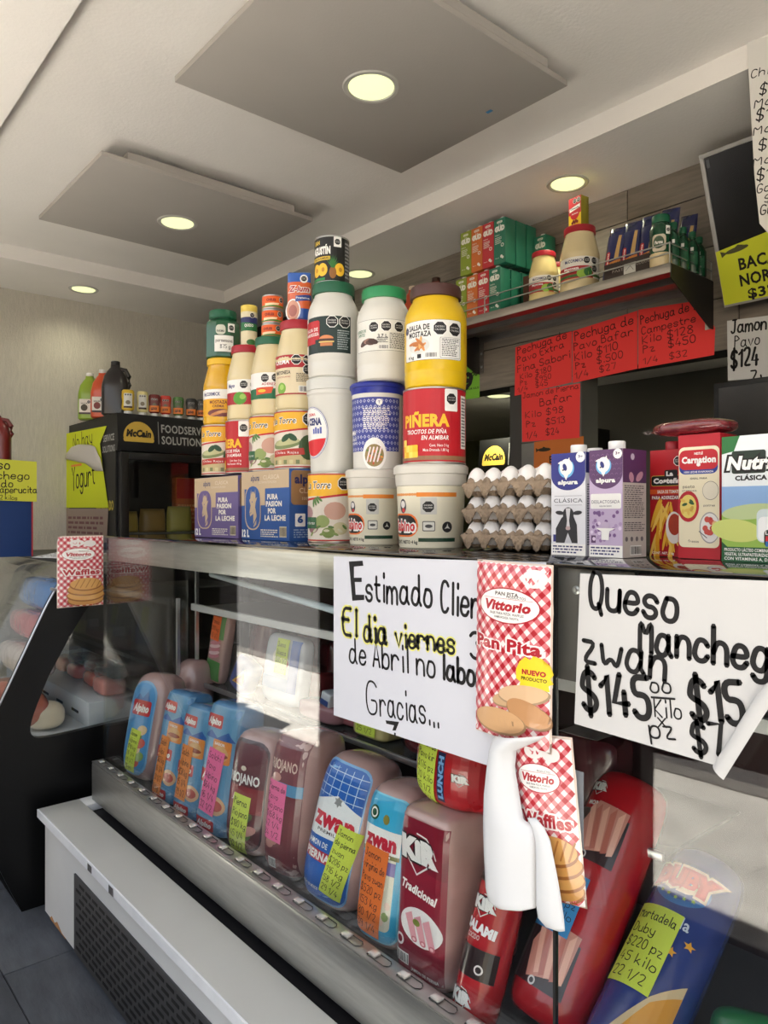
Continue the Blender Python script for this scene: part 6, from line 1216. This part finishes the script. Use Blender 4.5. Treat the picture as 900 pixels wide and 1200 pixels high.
bagE('bread_bag', 'red checked bread bag with picture of flat breads, taped over the notice', (X(597,.965), .972, Z(597,868,.972)), (.0, .012, -.04), .168, .302, lb_pita, .03)
bagE('waffle_bag', 'red checked waffle bag sticking out at the far left end of the glass', (-2.768, .912, 1.135), (0, 0, PI/2), .165, .258, lb_waf)
bagE('waffle_bag', 'waffle bag hanging behind the curled white paper at the glass joint', (X(653,.984), .980, Z(652,1055,.98)), (0, -.10, .12), .112, .262, lb_waf, .02)
bx('card', X(664,1.0), X(678,1.0), 1.012, 1.014, Z(670,995,1.0), Z(670,905,1.0), mat('pale_card', (200,202,214), .7)); tag(bpy.data.objects['card'], 'narrow pale card standing inside the glass beside the waffle bag', 'card')
# ================================================================ LEFT: CURVED CASE, BLUE BOX, YOGURT PAPER
XC = -2.95
cc_ = E('curved_case', 'black curved-glass display case beyond the end of the counter', 'display case', (XC, 1.0, 0))
prof = [(.76,0),(.722,.09),(.684,.183),(.62,.33),(.59,.48),(.605,.62),(.684,.77),(.775,.97),(.875,1.185),(.925,1.235),(1.0,1.26),(1.5,1.28),(1.5,0)]
def smooth(pts, n=2):
    for _ in range(n):
        r = [pts[0]]
        for a, b in zip(pts, pts[1:]): r += [(a[0]*.75+b[0]*.25, a[1]*.75+b[1]*.25), (a[0]*.25+b[0]*.75, a[1]*.25+b[1]*.75)]
        pts = r+[pts[-1]]
    return pts
outer = smooth(prof[:11])+[(1.45,1.28),(1.45,0)]
hole = smooth([(.855,.86),(.79,.70),(.79,.64),(.85,.625),(1.1,.64)], 2)+[(1.42,.655),(1.42,1.19),(1.12,1.19)]+smooth([(1.12,1.19),(1.04,1.16),(.965,1.06),(.855,.86)], 1)[1:-1]
M_cb = mat('glossy_black_end_panel', (9,9,10), .35, spec=.35)
shift = lambda L_: [(a-1.0, b) for a, b in L_]
prism('end_panel', shift(outer), [shift(hole)], 'x', -.03, 0, M_cb, cc_)
prism('end_window', shift(hole), [], 'x', -.018, -.012, GLASS, cc_)
def sweep(name, pts, x0, x1, m, th):
    bm = bmesh.new(); a = [bm.verts.new((x0, p_[0]-1.0, p_[1])) for p_ in pts]; b = [bm.verts.new((x1, p_[0]-1.0, p_[1])) for p_ in pts]
    for i in range(len(pts)-1): bm.faces.new((a[i], a[i+1], b[i+1], b[i]))
    o = fin(name, bm, m, cc_, 60); s_ = o.modifiers.new('t', 'SOLIDIFY'); s_.thickness = th; return o
sweep('curved_glass', smooth(prof[5:11]), -.032, -1.3, GLASS, .005)
sweep('front_panel', smooth(prof[:6]), -.032, -1.3, M_cb, .01)
bx('trim_strip', -.034, .004, -.13, -.122, 1.18, 1.19, M_alu, cc_)
ed = smooth(prof[5:10]); tube('edge_strip', [(-.002, a-1.0-.001, b) for a, b in ed], .004, M_alu, cc_)
bx('top_panel', -1.3, -.03, .0, .45, 1.262, 1.28, M_cb, cc_); bx('rear_panel', -1.3, -.03, .43, .45, .1, 1.262, M_dark, cc_); bx('deck', -1.3, -.03, -.30, .43, .60, .62, mat('white_deck', (186,190,194), .4), cc_)
st_ = bx('step_tray', -1.3, -.05, .02, .42, .62, .72, mat('white_deck', (186,190,194), .4), cc_, .004)
bx('step_shelf', -1.3, -.05, .12, .42, .80, .806, GLASS, cc_)
for i in range(5): bx('price_rail_mark', -.25-.2*i, -.17-.2*i, .017, .0195, .655, .665, M_blk2, st_)
tray = [(-3.10,1.14,(196,130,122),.13,'pink meat pack in the curved case, nearest its end window'),(-3.12,1.27,(206,214,190),.12,'pale green cheese pack in the curved case'),(-3.28,1.16,(176,96,90),.12,'dark pink meat pack in the curved case, second from the window'),(-3.32,1.32,(200,150,140),.14,'rosy pack stacked at the rear of the curved case'),(-3.5,1.16,(190,110,104),.12,'reddish pack in the middle of the curved case'),(-3.7,1.16,(206,160,140),.13,'peach coloured pack far along the curved case')]
for i, (x_, y_, col, H_, lab) in enumerate(tray):
    e = E('meat_pack', lab, 'meat pack', (x_, y_, .7215)); f = ham_body(e, .15, H_*.55, .11, 4, 4, mat('film_%d_%d_%d' % col, col, .25, coat=.8, bump=.5, bscale=22))
    f = ham_body(e, .145, H_*.4, .105, 4, 4, WRAP, 'plastic_wrap')
    e.children[-1].location = (.004, .002, H_*.5)
e = E('cheese_round', 'cream coloured cheese round at the lower corner of the end window', 'cheese', (-3.12, .89, .6215)); ham_body(e, .16, .10, .14, 2.4, 3, mat('cream_cheese', (222,206,180), .35, coat=.4), 'rind')
# food behind the curved front glass
for i, (y_, z_, W_q, H_q, col, lab) in enumerate(((.80,.6215,.30,.14,(196,110,90),'orange-pink sausages bag behind the curved front glass'),(.84,.80,.28,.12,(206,190,180),'clear bag of pale meat behind the curved front glass'),(.90,.93,.26,.12,(190,110,110),'pink and clear bag above it in the curved case'),(.95,1.05,.26,.14,(70,120,180),'light blue plastic bag at the top of the curved case'))):
    e = E('food_bag', lab, 'bag', (-3.35-.05*i, y_+.05, .6215)); e.location.z = z_ if i == 0 else z_
    ham_body(e, W_q+.3, H_q, .14, 3, 3, mat('film_%d_%d_%d' % col, col, .25, coat=.8, bump=.8, bscale=18), 'contents')
# things on top of it
bxE = E('blue_box', 'dark blue box on the curved case with a red edge', 'box', (-3.60, .55, 1.2805)); 
xb_ = -3.60; yr = P(38, 600, x=xb_).y; zt = P(38, 541, x=xb_).z
bx('body', -.3, 0, 0, yr-.55, 0, zt-1.2805, mat('dark_blue_board', (20,54,110), .6), bxE, .002); bx('red_edge', -.002, .002, yr-.554, yr-.548, 0, zt-1.2805, mat('red_edge', (150,24,34), .6), bxE)
ps = [P(a, b, x=xb_+.004) for a, b in ((-40,535),(43,541),(43,588),(-40,585))]
sg3 = E('price_sign', 'yellow handwritten cheese sign at the left edge, on the blue box', 'sign', tuple(ps[0]), PI/2); l3 = lambda a, b: (P(a,b,x=xb_+.004).y-ps[0].y, P(a,b,x=xb_+.004).z-ps[0].z)
prism('paper', [l3(a, b) for a, b in ((-40,535),(43,541),(43,588),(-40,585))], [], 'y', 0, .0006, mat('yellow_paper', (206,206,64), .75), sg3)
c = Cv()
for t, a, b, h in (('Queso', (-28,548), (11,550), 11), ('Manchego', (-30,560), (34,562), 9), ('Rallado', (-30,571), (15,571), 9), ('La Caperucita', (-20,577), (43,578), 8), ('2 kilos', (0,585), (20,586), 5)): p0, p1_ = l3(*a), l3(*b); c.hw(t, *p0, *p1_, l3(a[0], a[1]-h)[1]-p0[1], K_, .13)
c.build('writing', lambda u, v, o: Vector((u, -o, v)), sg3, PAPER)
q = P(1, 538, x=-3.68); jug(q.x, q.y-.02, zt+.0005, .22, (110,26,24), (226,222,214), 'dark red sauce jug standing on the blue box', 1.2)
# handwritten paper lying over the top edge of the curved case
bm = bmesh.new(); pp = [P(a, b, y=.97) for a, b in ((27,662),(62,652),(86,690),(60,696))]
e = E('tilted_note', 'white handwritten note lying tilted over the curved glass top', 'note', (-3.35, 1.04, 1.282), .5); e.rotation_euler = (.10, .0, .5)
bx('paper', -.14, .14, -.05, .10, .006, .007, M_wp, e); c = Cv(); random.seed(4)
for i, t in enumerate(('Queso fresco', 'panela $96', 'kilo 48')): c.hw(t, -.12, .055-.045*i, .1, .055-.045*i, .03, K_, .14)
c.build('writing', lambda u, v, o: Vector((u, v, .0072+o)), e, PAPER)
# yogurt paper on the fridge side
yy_ = fy0-.004
sg4 = sheet('yogurt_sign', 'bright yellow handwritten paper taped to the side of the black fridge', 'sign', [(78,508),(125,499),(117,520),(120,545),(127,595),(77,595)], yy_, (206,216,30), [('No hay',(86,527),(108,519),17),('Yogurt',(85,574),(111,567),26,{'w':.09})], pw=.08)
tp = [P(a, b, y=yy_) for a, b in ((84,545),(96,543))]; bx('orange_tab', tp[0].x-sg4.location.x, tp[1].x-sg4.location.x, -.0035, -.002, tp[0].z-sg4.location.z-.012, tp[0].z-sg4.location.z, mat('orange_tab', (236,140,60), .7), sg4)
pr2 = E('curled_flap', 'curled blank paper flap drooping over the yellow fridge paper', 'paper', (0,0,0))
curl('sheet', [(521,92,106),(524,84,112),(532,78,115),(538,77,118),(543,100,119),(552,112,121)], yy_-.008, .03, mat('grey_white_paper', (196,190,180), .7), pr2)
sheet('plastic_sleeve', 'pinkish clear plastic sleeve hanging under the yellow fridge paper', 'plastic sleeve', [(77,596),(127,596),(125,636),(77,636)], yy_-.001, (158,138,124), [], extra=lambda c, loc: c.para(*loc(80,626), *loc(124,604), 4, (120,80,80), 3))
